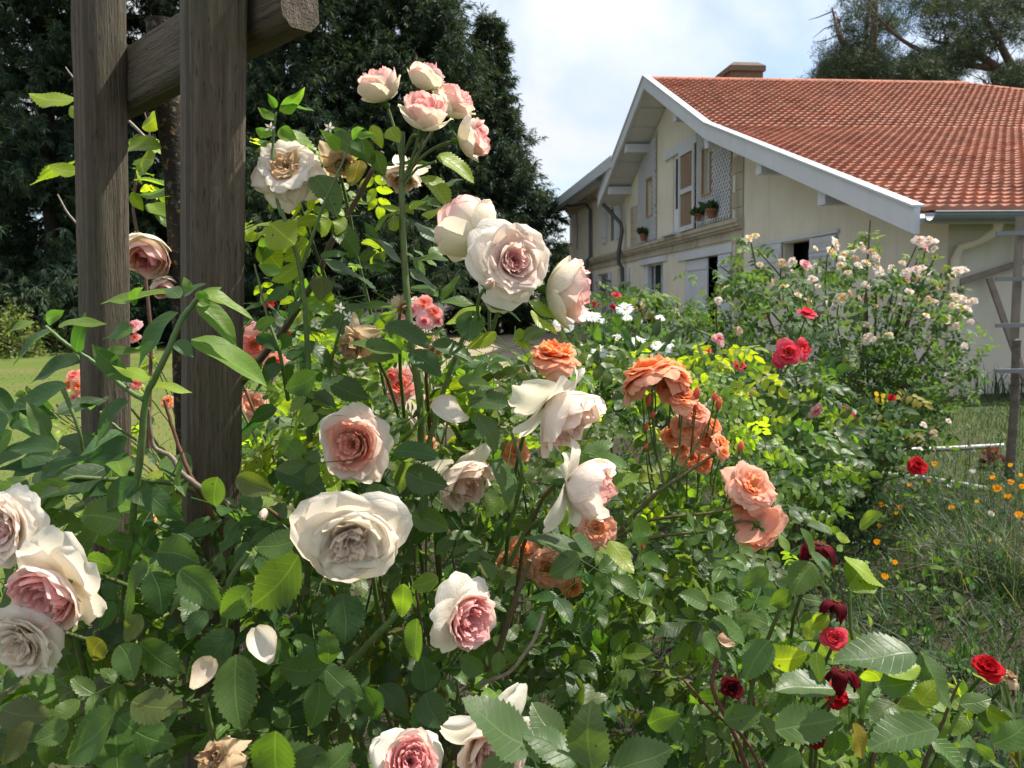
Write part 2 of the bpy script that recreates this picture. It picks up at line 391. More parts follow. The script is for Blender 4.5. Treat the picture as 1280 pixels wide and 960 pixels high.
# stone trim: quoins, cornice bands
mb = MB()
for k in range(12):
    z = .0 + k * .42
    if z + .4 < roofz(19.4) - .4: hb(mb, -.035, .03, 19.28, 19.75 + (.2 if k % 2 else 0), z, z + .405)
mb.build('quoin', M_STONE, house, True, smooth=False); mb = MB()
for k in range(9):
    z = 3.5 + k * .30
    if z < 5.0: hb(mb, -.02, .02, 28.55, 29.6, z, z + .29)
mb.build('quoin', M_STONE, house, True, smooth=False)
mb = MB()
for (z0, z1, o) in ((3.02, 3.10, .06), (3.10, 3.24, .03), (3.24, 3.31, .10), (3.31, 3.40, .16), (3.40, 3.50, .20)):
    hb(mb, -o, .01, 19.24, 41.75, z0, z1)
mb.build('cornice', M_STONE, house, True, smooth=False)
mb = MB()
for (z0, z1, o) in ((6.0, 6.14, .05), (6.14, 6.24, .12), (6.24, 6.34, .2)): hb(mb, -o, .01, 30.4, 41.8, z0, z1)
mb.build('wing_cornice', M_STONE, house, True, smooth=False)
# roof: tiled slopes with real courses and rolls
def slope_tiles(mb, pa, pb, v0a, v1a, v0b, v1b, ncourse, tw=.205):
    """course strips from eave pa=(u,z) up to pb; v-range at each end (for the hip)"""
    pa, pb = np.array(pa), np.array(pb); d = (pb - pa) / ncourse; L = np.linalg.norm(d)
    nr = np.array([-d[1], d[0]]) / L * (1 if d[0] > 0 else -1)
    for i in range(ncourse):
        f0, f1 = i / ncourse, (i + 1.06) / ncourse
        va, vb = v0a + (v0b - v0a) * f0, v1a + (v1b - v1a) * f0
        nt_ = max(2, int((vb - va) / tw)); k = 6
        prof = np.array([0, .011, .028, .031, .018, .002]); px = np.array([0, .22, .40, .58, .74, .88])
        vv = (np.arange(nt_)[:, None] + px[None]).ravel() * tw + va + (.5 * tw if i % 2 else 0) * 0
        hh = np.tile(prof, nt_) + np.repeat(rng.normal(0, .003, nt_), k)
        cc = np.array([.33, .150, .102]) * np.repeat(rng.normal(1, .10, (nt_, 1)), k, 0) * np.array([1, 1, 1])
        cc = cc + np.repeat(rng.normal(0, .012, (nt_, 1)), k, 0) * np.array([.4, 1, .9])
        base0 = pa + d * i; base1 = pa + d * (i + 1.08)
        lo = np.stack([vv, np.full_like(vv, base0[0]) + nr[0] * (hh + .075), base0[1] + nr[1] * (hh + .075)], 1)
        hi = np.stack([vv, np.full_like(vv, base1[0]) + nr[0] * (hh + .006), base1[1] + nr[1] * (hh + .006)], 1)
        bt = np.stack([vv, np.full_like(vv, base0[0]) + nr[0] * (hh * .6), base0[1] + nr[1] * (hh * .6)], 1)
        n = len(vv); q = np.arange(n - 1)
        V = np.concatenate([bt, lo, lo, hi])
        F = np.concatenate([np.stack([q, q + 1, n + q + 1, n + q], 1), np.stack([2 * n + q, 2 * n + q + 1, 3 * n + q + 1, 3 * n + q], 1)])
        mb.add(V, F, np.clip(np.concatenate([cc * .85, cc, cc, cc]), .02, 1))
mb = MB()
RV = 9.6   # where the ridge ends
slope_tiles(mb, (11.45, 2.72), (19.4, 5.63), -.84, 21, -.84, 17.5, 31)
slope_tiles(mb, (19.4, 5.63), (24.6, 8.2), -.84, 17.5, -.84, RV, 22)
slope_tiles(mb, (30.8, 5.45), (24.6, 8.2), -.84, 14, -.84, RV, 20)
roof = mb.build('roof', M_TILE, house, True, smooth=False)
mb = MB()   # right hip plane
A, B_, C_, D_ = [RV, 24.6, 8.16], [17.5, 19.4, 5.6], [21, 11.45, 2.7], [18, 30.8, 5.4]
mb.add([A, B_, C_, [21, 26, 3.0], [14, 30.8, 5.4]], [[0, 3, 1], [1, 3, 2], [0, 4, 3]], (.40, .13, .08)); mb.build('hip_slope', M_TILE, roof, True, smooth=False)
mb = MB(); q = np.linspace(-.8, RV, 26)
for i in range(25):   # ridge tiles
    P = np.array([[q[i], 24.6, 8.17], [q[i + 1] + .06, 24.6, 8.19]]); mb.tube(P, [.15, .125], 8, np.array([.42, .15, .09]) * rng.uniform(.8, 1.1))
mb.tube([[RV, 24.6, 8.17], [17.5, 19.4, 5.65]], .12, 8, (.4, .14, .09))
mb.build('ridge_tile', M_TILE, roof, True)
mb = MB()   # roof deck under the tiles + grey soffit
def prism(mb, pts, v0, v1):
    n = len(pts); V = [[v0, p[0], p[1]] for p in pts] + [[v1, p[0], p[1]] for p in pts]
    F = [[i, (i + 1) % n, n + (i + 1) % n, n + i] for i in range(n)]
    mb.add(V, F)
under = [(u, z - .14) for u, z in PROF]; over = [(u, z + .02) for u, z in PROF]
for i in range(3):
    a, b = PROF[i], PROF[i + 1]
    p4 = [(a[0] + (.03 if i == 0 else 0), a[1] - (.03 if i == 0 else .12)), (b[0], b[1] - .12), (b[0], b[1] + .05), (a[0], a[1] + .05)]
    vend = [17, 9.4, 9.4][i]
    prism(mb, p4, -.86, vend); V = [[-.86, *p] for p in p4]; mb.add(V, [[0, 1, 2, 3]])
mb.build('soffit', M_GREYP, house, True, smooth=False)
mb = MB()   # boards between soffit joints
for i in range(1, 3):
    a, b = np.array(PROF[i]), np.array(PROF[i + 1]); n = 7
    for k in range(1, n):
        p = a + (b - a) * k / n; hb(mb, -.82, -.01, p[0] - .025, p[0] + .025, p[1] - .145, p[1] - .119)
mb.build('soffit_batten', M_WHITE, house, True, smooth=False)
for i in range(3):     # white bargeboards along the gable
    a, b = PROF[i], PROF[i + 1]; mb = MB(); e = .0
    h0, h1 = -.17, .20
    V = []
    for vv in (-.96, -.87):
        V += [[vv, a[0], a[1] + h0], [vv, b[0], b[1] + h0], [vv, b[0], b[1] + h1], [vv, a[0], a[1] + h1]]
    mb.add(V, [[0, 1, 2, 3], [7, 6, 5, 4], [0, 4, 5, 1], [3, 2, 6, 7], [0, 3, 7, 4], [1, 5, 6, 2]])
    # top cap strip
    V = []
    for vv in (-1.0, -.80):
        V += [[vv, a[0], a[1] + h1 + .005], [vv, b[0], b[1] + h1 + .005], [vv, b[0], b[1] + h1 + .035], [vv, a[0], a[1] + h1 + .035]]
    mb.add(V, [[0, 1, 2, 3], [7, 6, 5, 4], [0, 4, 5, 1], [3, 2, 6, 7], [0, 3, 7, 4], [1, 5, 6, 2]])
    mb.build('bargeboard', M_WHITE, house, True, smooth=False)
for u in (27.2, 29.6, 22.0, 19.6, 16.6, 14.0):   # purlin brackets under the overhang
    mb = MB(); z = roofz(u) - .16
    hb(mb, -.84, -.0, u - .13, u + .13, z - .28, z - .005); mb.build('purlin', M_WHITE, house, True, smooth=False)
# gutters
def gutter(name, u, z, v0, v1, ax='v'):
    mb = MB(); ang = np.linspace(math.pi, 2 * math.pi, 9); V = []; r_ = .12
    for vv in (v0, v1):
        for rr in (r_, r_ - .012):
            for a in ang: V.append([vv, u + rr * math.cos(a), z + rr * math.sin(a)] if ax == 'v' else [u + rr * math.cos(a), vv, z + rr * math.sin(a)])
    k = 9; F = []
    for j in range(k - 1):
        F += [[j, j + 1, 2 * k + j + 1, 2 * k + j], [k + j, 3 * k + j, 3 * k + j + 1, k + j + 1]]
    F += [[0, 2 * k, 3 * k, k], [k - 1, 2 * k - 1, 4 * k - 1, 3 * k - 1]]
    F += [[j, j + 1, k + j + 1, k + j] for j in range(k - 1)]
    mb.add(V, F)
    bd = np.array([[v0, 0, 0], [v1, 0, 0]])
    if ax == 'v': mb.tube([[v0, u - r_, z], [v1, u - r_, z]], .016, 6)
    mb.build(name, M_ZINC, house, True, smooth=False)
gutter('gutter', 11.06, 2.66, -.82, 20)
gutter('wing_gutter', -.97, 6.24, 30.6, 41.9, 'u')
# downpipes
mb = MB(); mb.tube([[.42, 11.3, 2.6], [.40, 11.32, 2.42], [.30, 11.55, 2.28], [.12, 11.68, 2.22], [.06, 11.70, 2.05], [.06, 11.70, 0.0]], [.075, .07, .065, .065, .07, .07], 10)
mb.tube([[.06, 11.70, 1.86], [.06, 11.70, 1.78]], .085, 10); mb.build('downpipe', M_PVC, house, True)
mb = MB(); mb.tube([[-.85, 30.5, 5.25], [-.6, 30.5, 5.0], [-.2, 30.3, 4.5], [-.16, 30.25, 4.2], [-.30, 30.25, 3.4], [-.30, 30.25, 3.0], [-.16, 30.25, 2.8], [-.14, 30.25, 0]], .075, 8); mb.build('downpipe', M_DPIPE, house, True)
mb = MB(); mb.tube([[-.95, 38.0, 6.2], [-.8, 37.6, 6.05], [-.3, 36.1, 5.95], [-.14, 36.05, 5.7], [-.14, 36.05, 3.6], [-.3, 36.05, 3.4], [-.3, 36.05, 3.0], [-.14, 36.05, 2.8], [-.14, 36.05, 0]], .075, 8); mb.build('downpipe', M_DPIPE, house, True)
# wing roof
mb = MB()
V = [[-.95, 28.6, 6.42], [-.95, 41.95, 6.42], [7, 41.95, 7.9], [7, 28.6, 7.9]]
mb.add([[x, y, z] for x, y, z in V] + [[x, y, z + .1] for x, y, z in V], [[0, 1, 2, 3], [7, 6, 5, 4], [0, 4, 5, 1], [1, 5, 6, 2], [2, 6, 7, 3], [3, 7, 4, 0]], (.40, .14, .085)); mb.build('wing_roof', M_TILE, house, True, smooth=False)
mb = MB(); hb(mb, -.93, 0, 30.5, 41.9, 6.345, 6.40); mb.build('wing_soffit', M_GREYP, house, True, smooth=False)
mb = MB(); hb(mb, -1.0, -.955, 28.6, 42.0, 6.30, 6.72); mb.build('wing_fascia', M_WHITE, house, True, smooth=False)
# lattice panels
def lattice(u0, u1, z0, z1, toprule=None):
    mb = MB(); hb(mb, -.018, -.004, u0, u1, z0, min(z1, 9), (1, 1, 1))
    return mb
def lattice_slats(u0, u1, z0, ztop, holes, step=.19, wd=.062):
    mb = MB()
    def inside(u, z):
        if not (u0 < u < u1 and z0 < z < ztop(u)): return False
        return not any(h[0] - .03 < u < h[1] + .03 and h[2] - .03 < z < h[3] + .03 for h in holes)
    for sg in (1, -1):
        c = -12.0
        rngc = np.arange((u0 if sg > 0 else u0) - 4, u1 + 4, step)
        for c in rngc:   # line u = c + sg*s, z = z0 + s
            s_ = np.arange(0, 3.4, .06); on = [inside(c + sg * s, z0 + s) for s in s_]
            i = 0
            while i < len(s_):
                if on[i]:
                    j = i
                    while j + 1 < len(s_) and on[j + 1]: j += 1
                    if j > i:
                        a = np.array([c + sg * s_[i], z0 + s_[i]]); b = np.array([c + sg * s_[j], z0 + s_[j]])
                        t_ = nrm(b - a); n_ = np.array([-t_[1], t_[0]]) * wd / 2
                        x0, x1 = (-.045, -.03) if sg > 0 else (-.06, -.047)
                        V = [[xx, *p] for xx in (x0, x1) for p in (a - n_, b - n_, b + n_, a + n_)]
                        mb.add(V, [[0, 1, 2, 3], [7, 6, 5, 4], [0, 4, 5, 1], [1, 5, 6, 2], [2, 6, 7, 3], [3, 7, 4, 0]])
                    i = j + 1
                else: i += 1
    return mb
for a, b, o_ in ((20.0, 22.5, OPEN[3]), (26.3, 28.5, OPEN[4])):   # dark boards behind the trellis
    mb = MB(); us = sorted({a, b, o_[0], o_[1]}); 
    for i in range(3):
        u0, u1 = us[i], us[i + 1]
        spans = [(3.52, o_[2]), (o_[3], None)] if i == 1 else [(3.52, None)]
        for z0, z1 in spans:
            t0, t1 = (z1, z1) if z1 else (roofz(u0) - .26, roofz(u1) - .26)
            V = [[x, *p] for x in (-.02, -.004) for p in ((u0, z0), (u1, z0), (u1, t1), (u0, t0))]; mb.add(V, [[0, 1, 2, 3], [7, 6, 5, 4], [0, 4, 5, 1], [1, 5, 6, 2], [2, 6, 7, 3], [3, 7, 4, 0]])
    mb.build('trellis_board', M_STONE, house, True, smooth=False)
lattice_slats(20.0, 22.5, 3.52, lambda u: roofz(u) - .25, [OPEN[3]]).build('lattice', M_WHITE, house, True, smooth=False)
lattice_slats(26.3, 28.5, 3.52, lambda u: roofz(u) - .25, [OPEN[4]]).build('lattice', M_WHITE, house, True, smooth=False)
# windows, doors, shutters
def window(o, depth=.12, bars=1, fr=M_WHITEPL, wood=None):
    u0, u1, z0, z1 = o; mb = MB(); f = .05
    x0, x1 = depth, depth + .05
    hb(mb, x0, x1, u0, u0 + f, z0, z1); hb(mb, x0, x1, u1 - f, u1, z0, z1); hb(mb, x0, x1, u0 + f, u1 - f, z0, z0 + f); hb(mb, x0, x1, u0 + f, u1 - f, z1 - f, z1)
    for k in range(bars):
        uu = u0 + (u1 - u0) * (k + 1) / (bars + 1); hb(mb, x0 + .003, x1 - .003, uu - .025, uu + .025, z0 + f, z1 - f)
    wn = mb.build('window', fr, house, True, smooth=False)
    mb = MB(); hb(mb, x0 + .02, x0 + .028, u0 + f, u1 - f, z0 + f, z1 - f); mb.build('pane', M_GLASS, wn, True, smooth=False)
    if wood:
        mb = MB()
        for a, b in ((u0 - .06, u0 - .003), (u1 + .003, u1 + .06)): hb(mb, -.065, .1, a, b, z0 - .06, z1 + .06)
        hb(mb, -.065, .1, u0, u1, z1 + .003, z1 + .06); hb(mb, -.065, .1, u0, u1, z0 - .06, z0 - .003)
        mb.build('casing', wood, wn, True, smooth=False)
    return wn
window(OPEN[3], wood=M_BOARD, bars=0); window(OPEN[4], wood=M_BOARD, bars=0)
window(OPEN[9]); window(OPEN[8]); window((30.75, 31.6, .9, 2.82), bars=0)
window((25.6, 27.9, .25, 2.78), depth=.16, bars=2)
window((33.1, 35.2, .10, 2.74), depth=.16, bars=1)
def shutter(u0, u1, z0, z1, x=-.05, name='shutter', m=M_WHITE, boards=5, angle=None):
    mb = MB()
    for k in range(boards):
        a = u0 + (u1 - u0) * k / boards; b = u0 + (u1 - u0) * (k + 1) / boards - .012
        hb(mb, x - .035, x, a, b, z0, z1)
    for zz in (z0 + .25, z1 - .3): hb(mb, x - .06, x - .037, u0 + .04, u1 - .04, zz, zz + .09)
    return mb.build(name, m, house, True, smooth=False)
def jamb_shutter(u, z0, z1, wv=.55):   # leaf standing open at right angles to the wall
    mb = MB(); hb(mb, -wv, -.01, u - .02, u + .02, z0, z1); mb.build('shutter', M_WHITE, house, True, smooth=False)
# upper french door with one trellis shutter leaf
mb = MB(); u0, u1, z0, z1 = 23.92, 24.62, 3.56, 5.92; x0, x1 = .02, .07
hb(mb, x0, x1, u0, u0 + .09, z0, z1); hb(mb, x0, x1, u1 - .09, u1, z0, z1); hb(mb, x0, x1, u0 + .09, u1 - .09, z1 - .1, z1); hb(mb, x0, x1, u0 + .09, u1 - .09, z0, z0 + .75)
dr = mb.build('door', M_WHITEPL, house, True, smooth=False)
mb = MB(); hb(mb, x0 + .02, x0 + .03, u0 + .09, u1 - .09, z0 + .75, z1 - .1); mb.build('pane', M_GLASS, dr, True, smooth=False)
mb = MB(); u0, u1 = 22.58, 23.9; x0, x1 = -.10, -.055; zm = 4.72
for a, b in ((u0, u0 + .13), (u1 - .13, u1)): hb(mb, x0, x1, a, b, 3.56, 5.92)
for a, b in ((3.56, 3.70), (zm - .07, zm + .07), (5.78, 5.92)): hb(mb, x0, x1, u0 + .13, u1 - .13, a, b)
st = mb.build('trellis_shutter', M_GREYP, house, True, smooth=False)
lt = lattice_slats(u0 + .13, u1 - .13, 3.70, lambda u: 5.78, [(22, 25, zm - .04, zm + .04)], step=.17, wd=.035); lt.build('shutter_lattice', M_BOARD, st, True, smooth=False)
mb = MB(); hb(mb, -.05, -.03, u0 + .1, u1 - .1, 3.6, 5.9); mb.build('shutter_back', M_GREYWOOD, st, True, smooth=False)
mb = MB(); hb(mb, -.075, -.004, 22.45, 25.35, 5.93, 6.17); mb.build('lintel', M_WHITE, house, True, smooth=False)
mb = MB(); hb(mb, -.35, 0, 23.75, 24.9, 3.505, 3.56); mb.build('door_sill', M_WHITE, house, True, smooth=False)
# ground floor: lintels, garage leaf, shutters
mb = MB(); hb(mb, -.05, -.003, 19.9, 24.1, 2.71, 2.94); mb.build('lintel', M_WHITE, house, True, smooth=False)
mb = MB(); hb(mb, -.05, -.003, 25.2, 28.3, 2.79, 2.98); mb.build('lintel', M_WHITE, house, True, smooth=False)
shutter(21.75, 23.5, .06, 2.68, x=.06, name='garage_leaf', boards=8)
shutter(19.95, 20.78, .06, 2.68, x=-.03, name='garage_leaf', boards=4)
mb = MB(); hb(mb, .05, .2, 27.55, 27.9, .25, 2.78); mb.build('window_reveal', M_WHITE, house, True, smooth=False); mb = MB(); hb(mb, .01, .2, 25.6, 25.75, .25, 2.78); mb.build('window_reveal', M_WHITE, house, True, smooth=False)
for u in (33.05, 35.3, 37.7, 40.3): shutter(u - .42 if u in (33.05, 37.7) else u, u if u in (33.05, 37.7) else u + .42, .5, 2.75, x=-.02, boards=3)
shutter(30.85, 31.9, 4.0, 5.45, x=-.02, boards=4); shutter(33.35, 34.2, 4.0, 5.45, x=-.02, boards=4)
shutter(29.75, 30.1, .9, 2.8, x=-.02, boards=2)
# lean-to window with two louvred leaves
shutter(17.15, 18.7, 2.08, 2.72, x=-.03, boards=2); shutter(14.92, 15.9, 2.08, 2.70, x=-.03, boards=2)
for (a, b) in ((17.25, 17.85), (17.95, 18.6), (15.0, 15.8)):
    mb = MB()
    for k in range(9): hb(mb, -.075, -.066, a, b, 2.14 + k * .055, 2.175 + k * .055)
    mb.build('louvre', M_GREYP, house, True, smooth=False)
mb = MB(); hb(mb, -.06, -.003, 14.85, 18.8, 2.73, 2.80); mb.build('lintel', M_WHITE, house, True, smooth=False)
mb = MB(); mb.tube([[-.02, 32.6, 2.35], [-.35, 32.6, 2.45], [-.4, 32.6, 2.35]], .03, 6); mb.tube([[-.4, 32.6, 2.35], [-.4, 32.6, 2.0]], [.06, .13], 8); mb.build('wall_lantern', M_DPIPE, house, True)
# wall cable crack
mb = MB(); mb.tube([[-.02, 39.7, 6.0], [-.02, 39.5, 5.2], [-.02, 39.7, 4.2]], .025, 5); mb.build('wall_cable', M_GREYWOOD, house, True)
# chimney
mb = MB(); hb(mb, 1.86, 2.90, 24.75, 25.8, 7.2, 8.56); ch = mb.build('chimney', M_BRICK, roof, True, smooth=False)
cx = [(1.80, 24.68), (2.96, 24.68), (2.96, 25.87), (1.80, 25.87)]; cy = [(1.98, 24.85), (2.78, 24.85), (2.78, 25.7), (1.98, 25.7)]
mb = MB(); mb.add([[*q_, 8.56] for q_ in cx] + [[*q_, 8.72] for q_ in cx] + [[*q_, 8.86] for q_ in cy],
    [[0, 1, 5, 4], [1, 2, 6, 5], [2, 3, 7, 6], [3, 0, 4, 7], [4, 5, 9, 8], [5, 6, 10, 9], [6, 7, 11, 10], [7, 4, 8, 11], [8, 9, 10, 11], [3, 2, 1, 0]]); mb.build('chimney_cap', M_BRICK, house, True, smooth=False)

HM = np.array([[math.cos(HA), -math.sin(HA)], [math.sin(HA), math.cos(HA)]])
def hw(v, u, z): 
    p = HM @ np.array([v, u]); return np.array([7.9 + p[0], p[1], z])

# ================================================================== foliage machinery
def leaf_tmpl(nr, cols_, serr, fold, droop, wave, wratio, seed, pointy=1.0, shape='rose'):
    g = np.random.default_rng(seed)
    t = np.linspace(0, 1, nr); s = np.linspace(-1, 1, cols_)
    if shape == 'rose': w = wratio / 2 * np.sin(np.pi * np.clip(t, 0, 1) ** .82) ** .72 * (1 - .12 * t)
    else: w = wratio / 2 * np.sin(np.pi * np.clip(t, 0, 1) ** .66) ** .95
    w[0] = .012; w[-1] = .004
    V = np.zeros((nr, cols_, 3)); L = np.zeros((nr, cols_, 3))
    p1, p2 = g.uniform(0, 6.28, 2)
    side = g.uniform(-.07, .07)
    for j, sj in enumerate(s):
        ww = w.copy(); tt = t.copy()
        if serr and abs(sj) > .99:
            z = np.where(np.arange(nr) % 2 == 0, 1.0, 1 - serr); z[0] = z[-1] = 1; ww = w * z
            tt = t + np.where(np.arange(nr) % 2 == 0, .012, -.008); tt[0] = 0; tt[-1] = 1
        V[:, j, 0] = sj * ww + side * np.sin(np.pi * t)
        V[:, j, 1] = tt
        V[:, j, 2] = fold * np.abs(sj) * ww * 1.2 - droop * t ** 1.8 + wave * np.sin(7 * t + p1 + sj) * (abs(sj) ** 1.5) * np.sin(np.pi * t)\
            + .012 * np.sin(9 * t + p2)
        L[:, j, 0] = sj * ww / max(w.max(), 1e-6) * .36 / .36; L[:, j, 1] = t
    F = []
    for i in range(nr - 1):
        for j in range(cols_ - 1):
            a = i * cols_ + j; F.append([a, a + 1, a + cols_ + 1, a + cols_])
    return V.reshape(-1, 3), np.array(F), L.reshape(-1, 3)
T_HERO = [leaf_tmpl(27, 5, .13, g_[0], g_[1], g_[2], .66, i) for i, g_ in enumerate([(.12, .10, .03), (.22, .18, .04), (.05, .25, .05), (.3, .05, .03), (.0, .14, .06), (.18, -.06, .05)])]
T_MID = [leaf_tmpl(15, 3, .12, g_[0], g_[1], g_[2], .64, 20 + i) for i, g_ in enumerate([(.15, .12, .03), (.25, .2, .05), (.05, .28, .05), (.32, .05, .03), (.0, .16, .06), (.18, -.06, .05)])]
T_LOW = [leaf_tmpl(5, 3, 0, g_[0], g_[1], 0, .62, 40 + i) for i, g_ in enumerate([(.15, .12), (.3, .2), (.05, .28)])]
T_WEED = [leaf_tmpl(16, 5, 0, g_[0], g_[1], g_[2], .46, 60 + i, shape='lance') for i, g_ in enumerate([(.18, .12, .04), (.3, .22, .05), (.08, .3, .06), (.25, .02, .04)])]
T_WLOW = [leaf_tmpl(6, 3, 0, .2, .2, .03, .42, 80, shape='lance')]

GREEN = dict(deep=(.042, .088, .026), mid=(.070, .130, .030), fresh=(.125, .200, .032), lime=(.21, .29, .030), grey=(.075, .125, .048), yellow=(.22, .18, .03), spot=(.080, .100, .026))
BLOOMS = []     # (x, y, radius px, depth) so that loose foliage keeps clear of the flowers and the posts in front
def blocked(P):
    q = proj(P); bad = np.zeros(len(q), bool)
    for bx, by, br, bd in BLOOMS:
        bad |= (np.hypot(q[:, 0] - bx, q[:, 1] - by) < br) & (q[:, 2] < bd + .03)
    for x0, x1, y0, y1, pr_ in CLEAR: bad |= (q[:, 0] > x0) & (q[:, 0] < x1) & (q[:, 1] > y0) & (q[:, 1] < y1) & (q[:, 2] < 4.2) & (rng.uniform(0, 1, len(q)) < pr_)
    bad |= (q[:, 0] > 200) & (q[:, 0] < 328) & (q[:, 1] < 575) & (q[:, 2] < 1.06)
    bad |= (q[:, 0] > 80) & (q[:, 0] < 176) & (q[:, 1] < 590) & (q[:, 2] < 1.34)
    return bad
CLEAR = [(425, 562, 340, 394, .8), (560, 700, 396, 442, .75), (318, 345, 375, 400, .6), (0, 60, 425, 470, .6)]   # gaps in the foliage where the yard shows
class Leaves:
    def __init__(s, tmpl): s.t = tmpl; s.P, s.D, s.Nn, s.S, s.W, s.C = [], [], [], [], [], []
    def add(s, p, d, n, size, c, wid=1.0):
        s.P.append(p); s.D.append(d); s.Nn.append(n); s.S.append(size); s.C.append(c); s.W.append(wid)
    def extend(s, P, D, Nn, S, C):
        for i in range(len(P)): s.add(P[i], D[i], Nn[i], S[i], C[i])
    def into(s, mb, cull=True):
        if not s.P: return
        P = np.array(s.P); D = nrm(np.array(s.D)); Nn = np.array(s.Nn); S = np.array(s.S); C = np.array(s.C); W = np.array(s.W)
        if cull:
            ok = ~blocked(P + D * S[:, None] * .5) & ~blocked(P + D * S[:, None] * .95) & ~blocked(P)
            P, D, Nn, S, C, W = P[ok], D[ok], Nn[ok], S[ok], C[ok], W[ok]
        Nn = nrm(Nn - D * (Nn * D).sum(1, keepdims=True)); X = np.cross(D, Nn)
        ix = rng.integers(0, len(s.t), len(P))
        for k, (V, F, L) in enumerate(s.t):
            m = np.where(ix == k)[0]
            if len(m) == 0: continue
            VV = P[m][:, None] + S[m][:, None, None] * (V[None, :, 0:1] * X[m][:, None] * W[m][:, None, None] + V[None, :, 1:2] * D[m][:, None] + V[None, :, 2:3] * Nn[m][:, None])
            nv = len(V)
            FF = (F[None] + (np.arange(len(m)) * nv)[:, None, None]).reshape(-1, F.shape[1])
            LL = np.repeat(L[None], len(m), 0).copy(); LL[..., 2] = rng.uniform(0, 9, (len(m), 1))
            CCc = np.repeat(C[m][:, None], nv, 1)
            mb.add(VV.reshape(-1, 3), FF, CCc.reshape(-1, 3), LL.reshape(-1, 3))
def vary(c, a=.22):
    c = np.array(c); return np.clip(c * rng.uniform(1 - a, 1 + a) * rng.uniform(1 - a * .4, 1 + a * .4, 3), .004, .9)
def inpoly(x, y, poly):
    r_ = False; n = len(poly); j = n - 1
    for i in range(n):
        xi, yi = poly[i]; xj, yj = poly[j]
        if (yi > y) != (yj > y) and x < (xj - xi) * (y - yi) / (yj - yi) + xi: r_ = not r_
        j = i
    return r_
def compound(lv, tw, P, rd, n, size, cpal, nl=5, w=1.0):
    """one pinnate rose leaf: a thin rachis with paired leaflets"""
    rd = nrm(rd); n = nrm(n - rd * (n @ rd)); x = np.cross(rd, n)
    L = size * (1.9 if nl == 5 else 2.6 if nl == 7 else 1.0)
    if tw is not None:
        tw.tube([P, P + rd * L * .5 - n * 0, P + rd * L], [size * .022, size * .018, size * .012], 4, vary((.06, .12, .03)), cap=False)
    prs = {3: [.62], 5: [.42, .78], 7: [.36, .6, .84]}[nl]
    c = vary(cpal, .25)
    lv.add(P + rd * L, rd + rng.normal(0, .12, 3), n + rng.normal(0, .18, 3), size * rng.uniform(.95, 1.15), vary(c, .1), w)
    for f in prs:
        for sg in (-1, 1):
            d = rd * rng.uniform(.35, .6) + x * sg + rng.normal(0, .12, 3) - n * .15
            lv.add(P + rd * L * f, d, n + x * sg * rng.uniform(-.1, .35) + rng.normal(0, .22, 3), size * rng.uniform(.75, 1.0), vary(c, .1), w)
def fill(lv, tw, poly, d0, d1, n, s0, s1, pal, pw=None, up=.55, face=.5, nl=(5, 5, 3, 7), droop=.35):
    """loose compound leaves through a patch of bush seen between two distances"""
    xs = [p[0] for p in poly]; ys = [p[1] for p in poly]; k = 0
    while k < n:
        x, y = rng.uniform(min(xs), max(xs)), rng.uniform(min(ys), max(ys))
        if not inpoly(x, y, poly): continue
        k += 1
        P = at(x, y, rng.uniform(d0, d1))
        a = rng.uniform(0, 2 * math.pi); rd = np.array([math.cos(a), math.sin(a) * .8 - .15, rng.normal(-droop, .35)])
        nn = np.array([0, 0, 1.0]) * up * rng.uniform(.3, 1.6) - CF * face * rng.uniform(-.4, 1.7) + rng.normal(0, .38, 3)
        compound(lv, tw, P, rd, nn, rng.uniform(s0, s1), GREEN[pal[rng.integers(len(pal))]], int(nl[rng.integers(len(nl))]))
def hero(lv, items, d, kind_w=.66, jit=.04, upk=0.0):
    for it in items:
        x0, y0, x1, y1, wpx, pal = it[:6]; dd = (it[6] if len(it) > 6 else d) + rng.uniform(-jit, jit)
        a = at(x0, y0, dd); tilt = rng.uniform(-.25, .15)
        b = at(x1, y1, dd * (1 + tilt * .12))
        D = b - a; L = np.linalg.norm(D); D = D / L
        lp = math.hypot(x1 - x0, y1 - y0); ap = min(1.0, (wpx / lp) / kind_w); ang = math.acos(ap)
        n0 = -CF - D * (-CF @ D); n0 = nrm(n0)
        sgn = 1 if np.cross(D, n0) @ np.array([0, 0, 1.0]) > 0 else -1
        ang = max(.15, ang) * sgn
        n1 = n0 * math.cos(ang) + np.cross(D, n0) * math.sin(ang)
        if pal in ('lime',) and rng.uniform() < .5: n1 = -n1
        wid = max(1.0, (wpx / lp) / kind_w)
        if pal == 'grey' or upk: n1 = nrm(n1 * .7 + np.array([0, 0, .75 if pal == 'grey' else upk])); wid *= 1.12
        lv.add(a, D, n1, L, vary(GREEN[pal], .14), min(wid, 1.5))

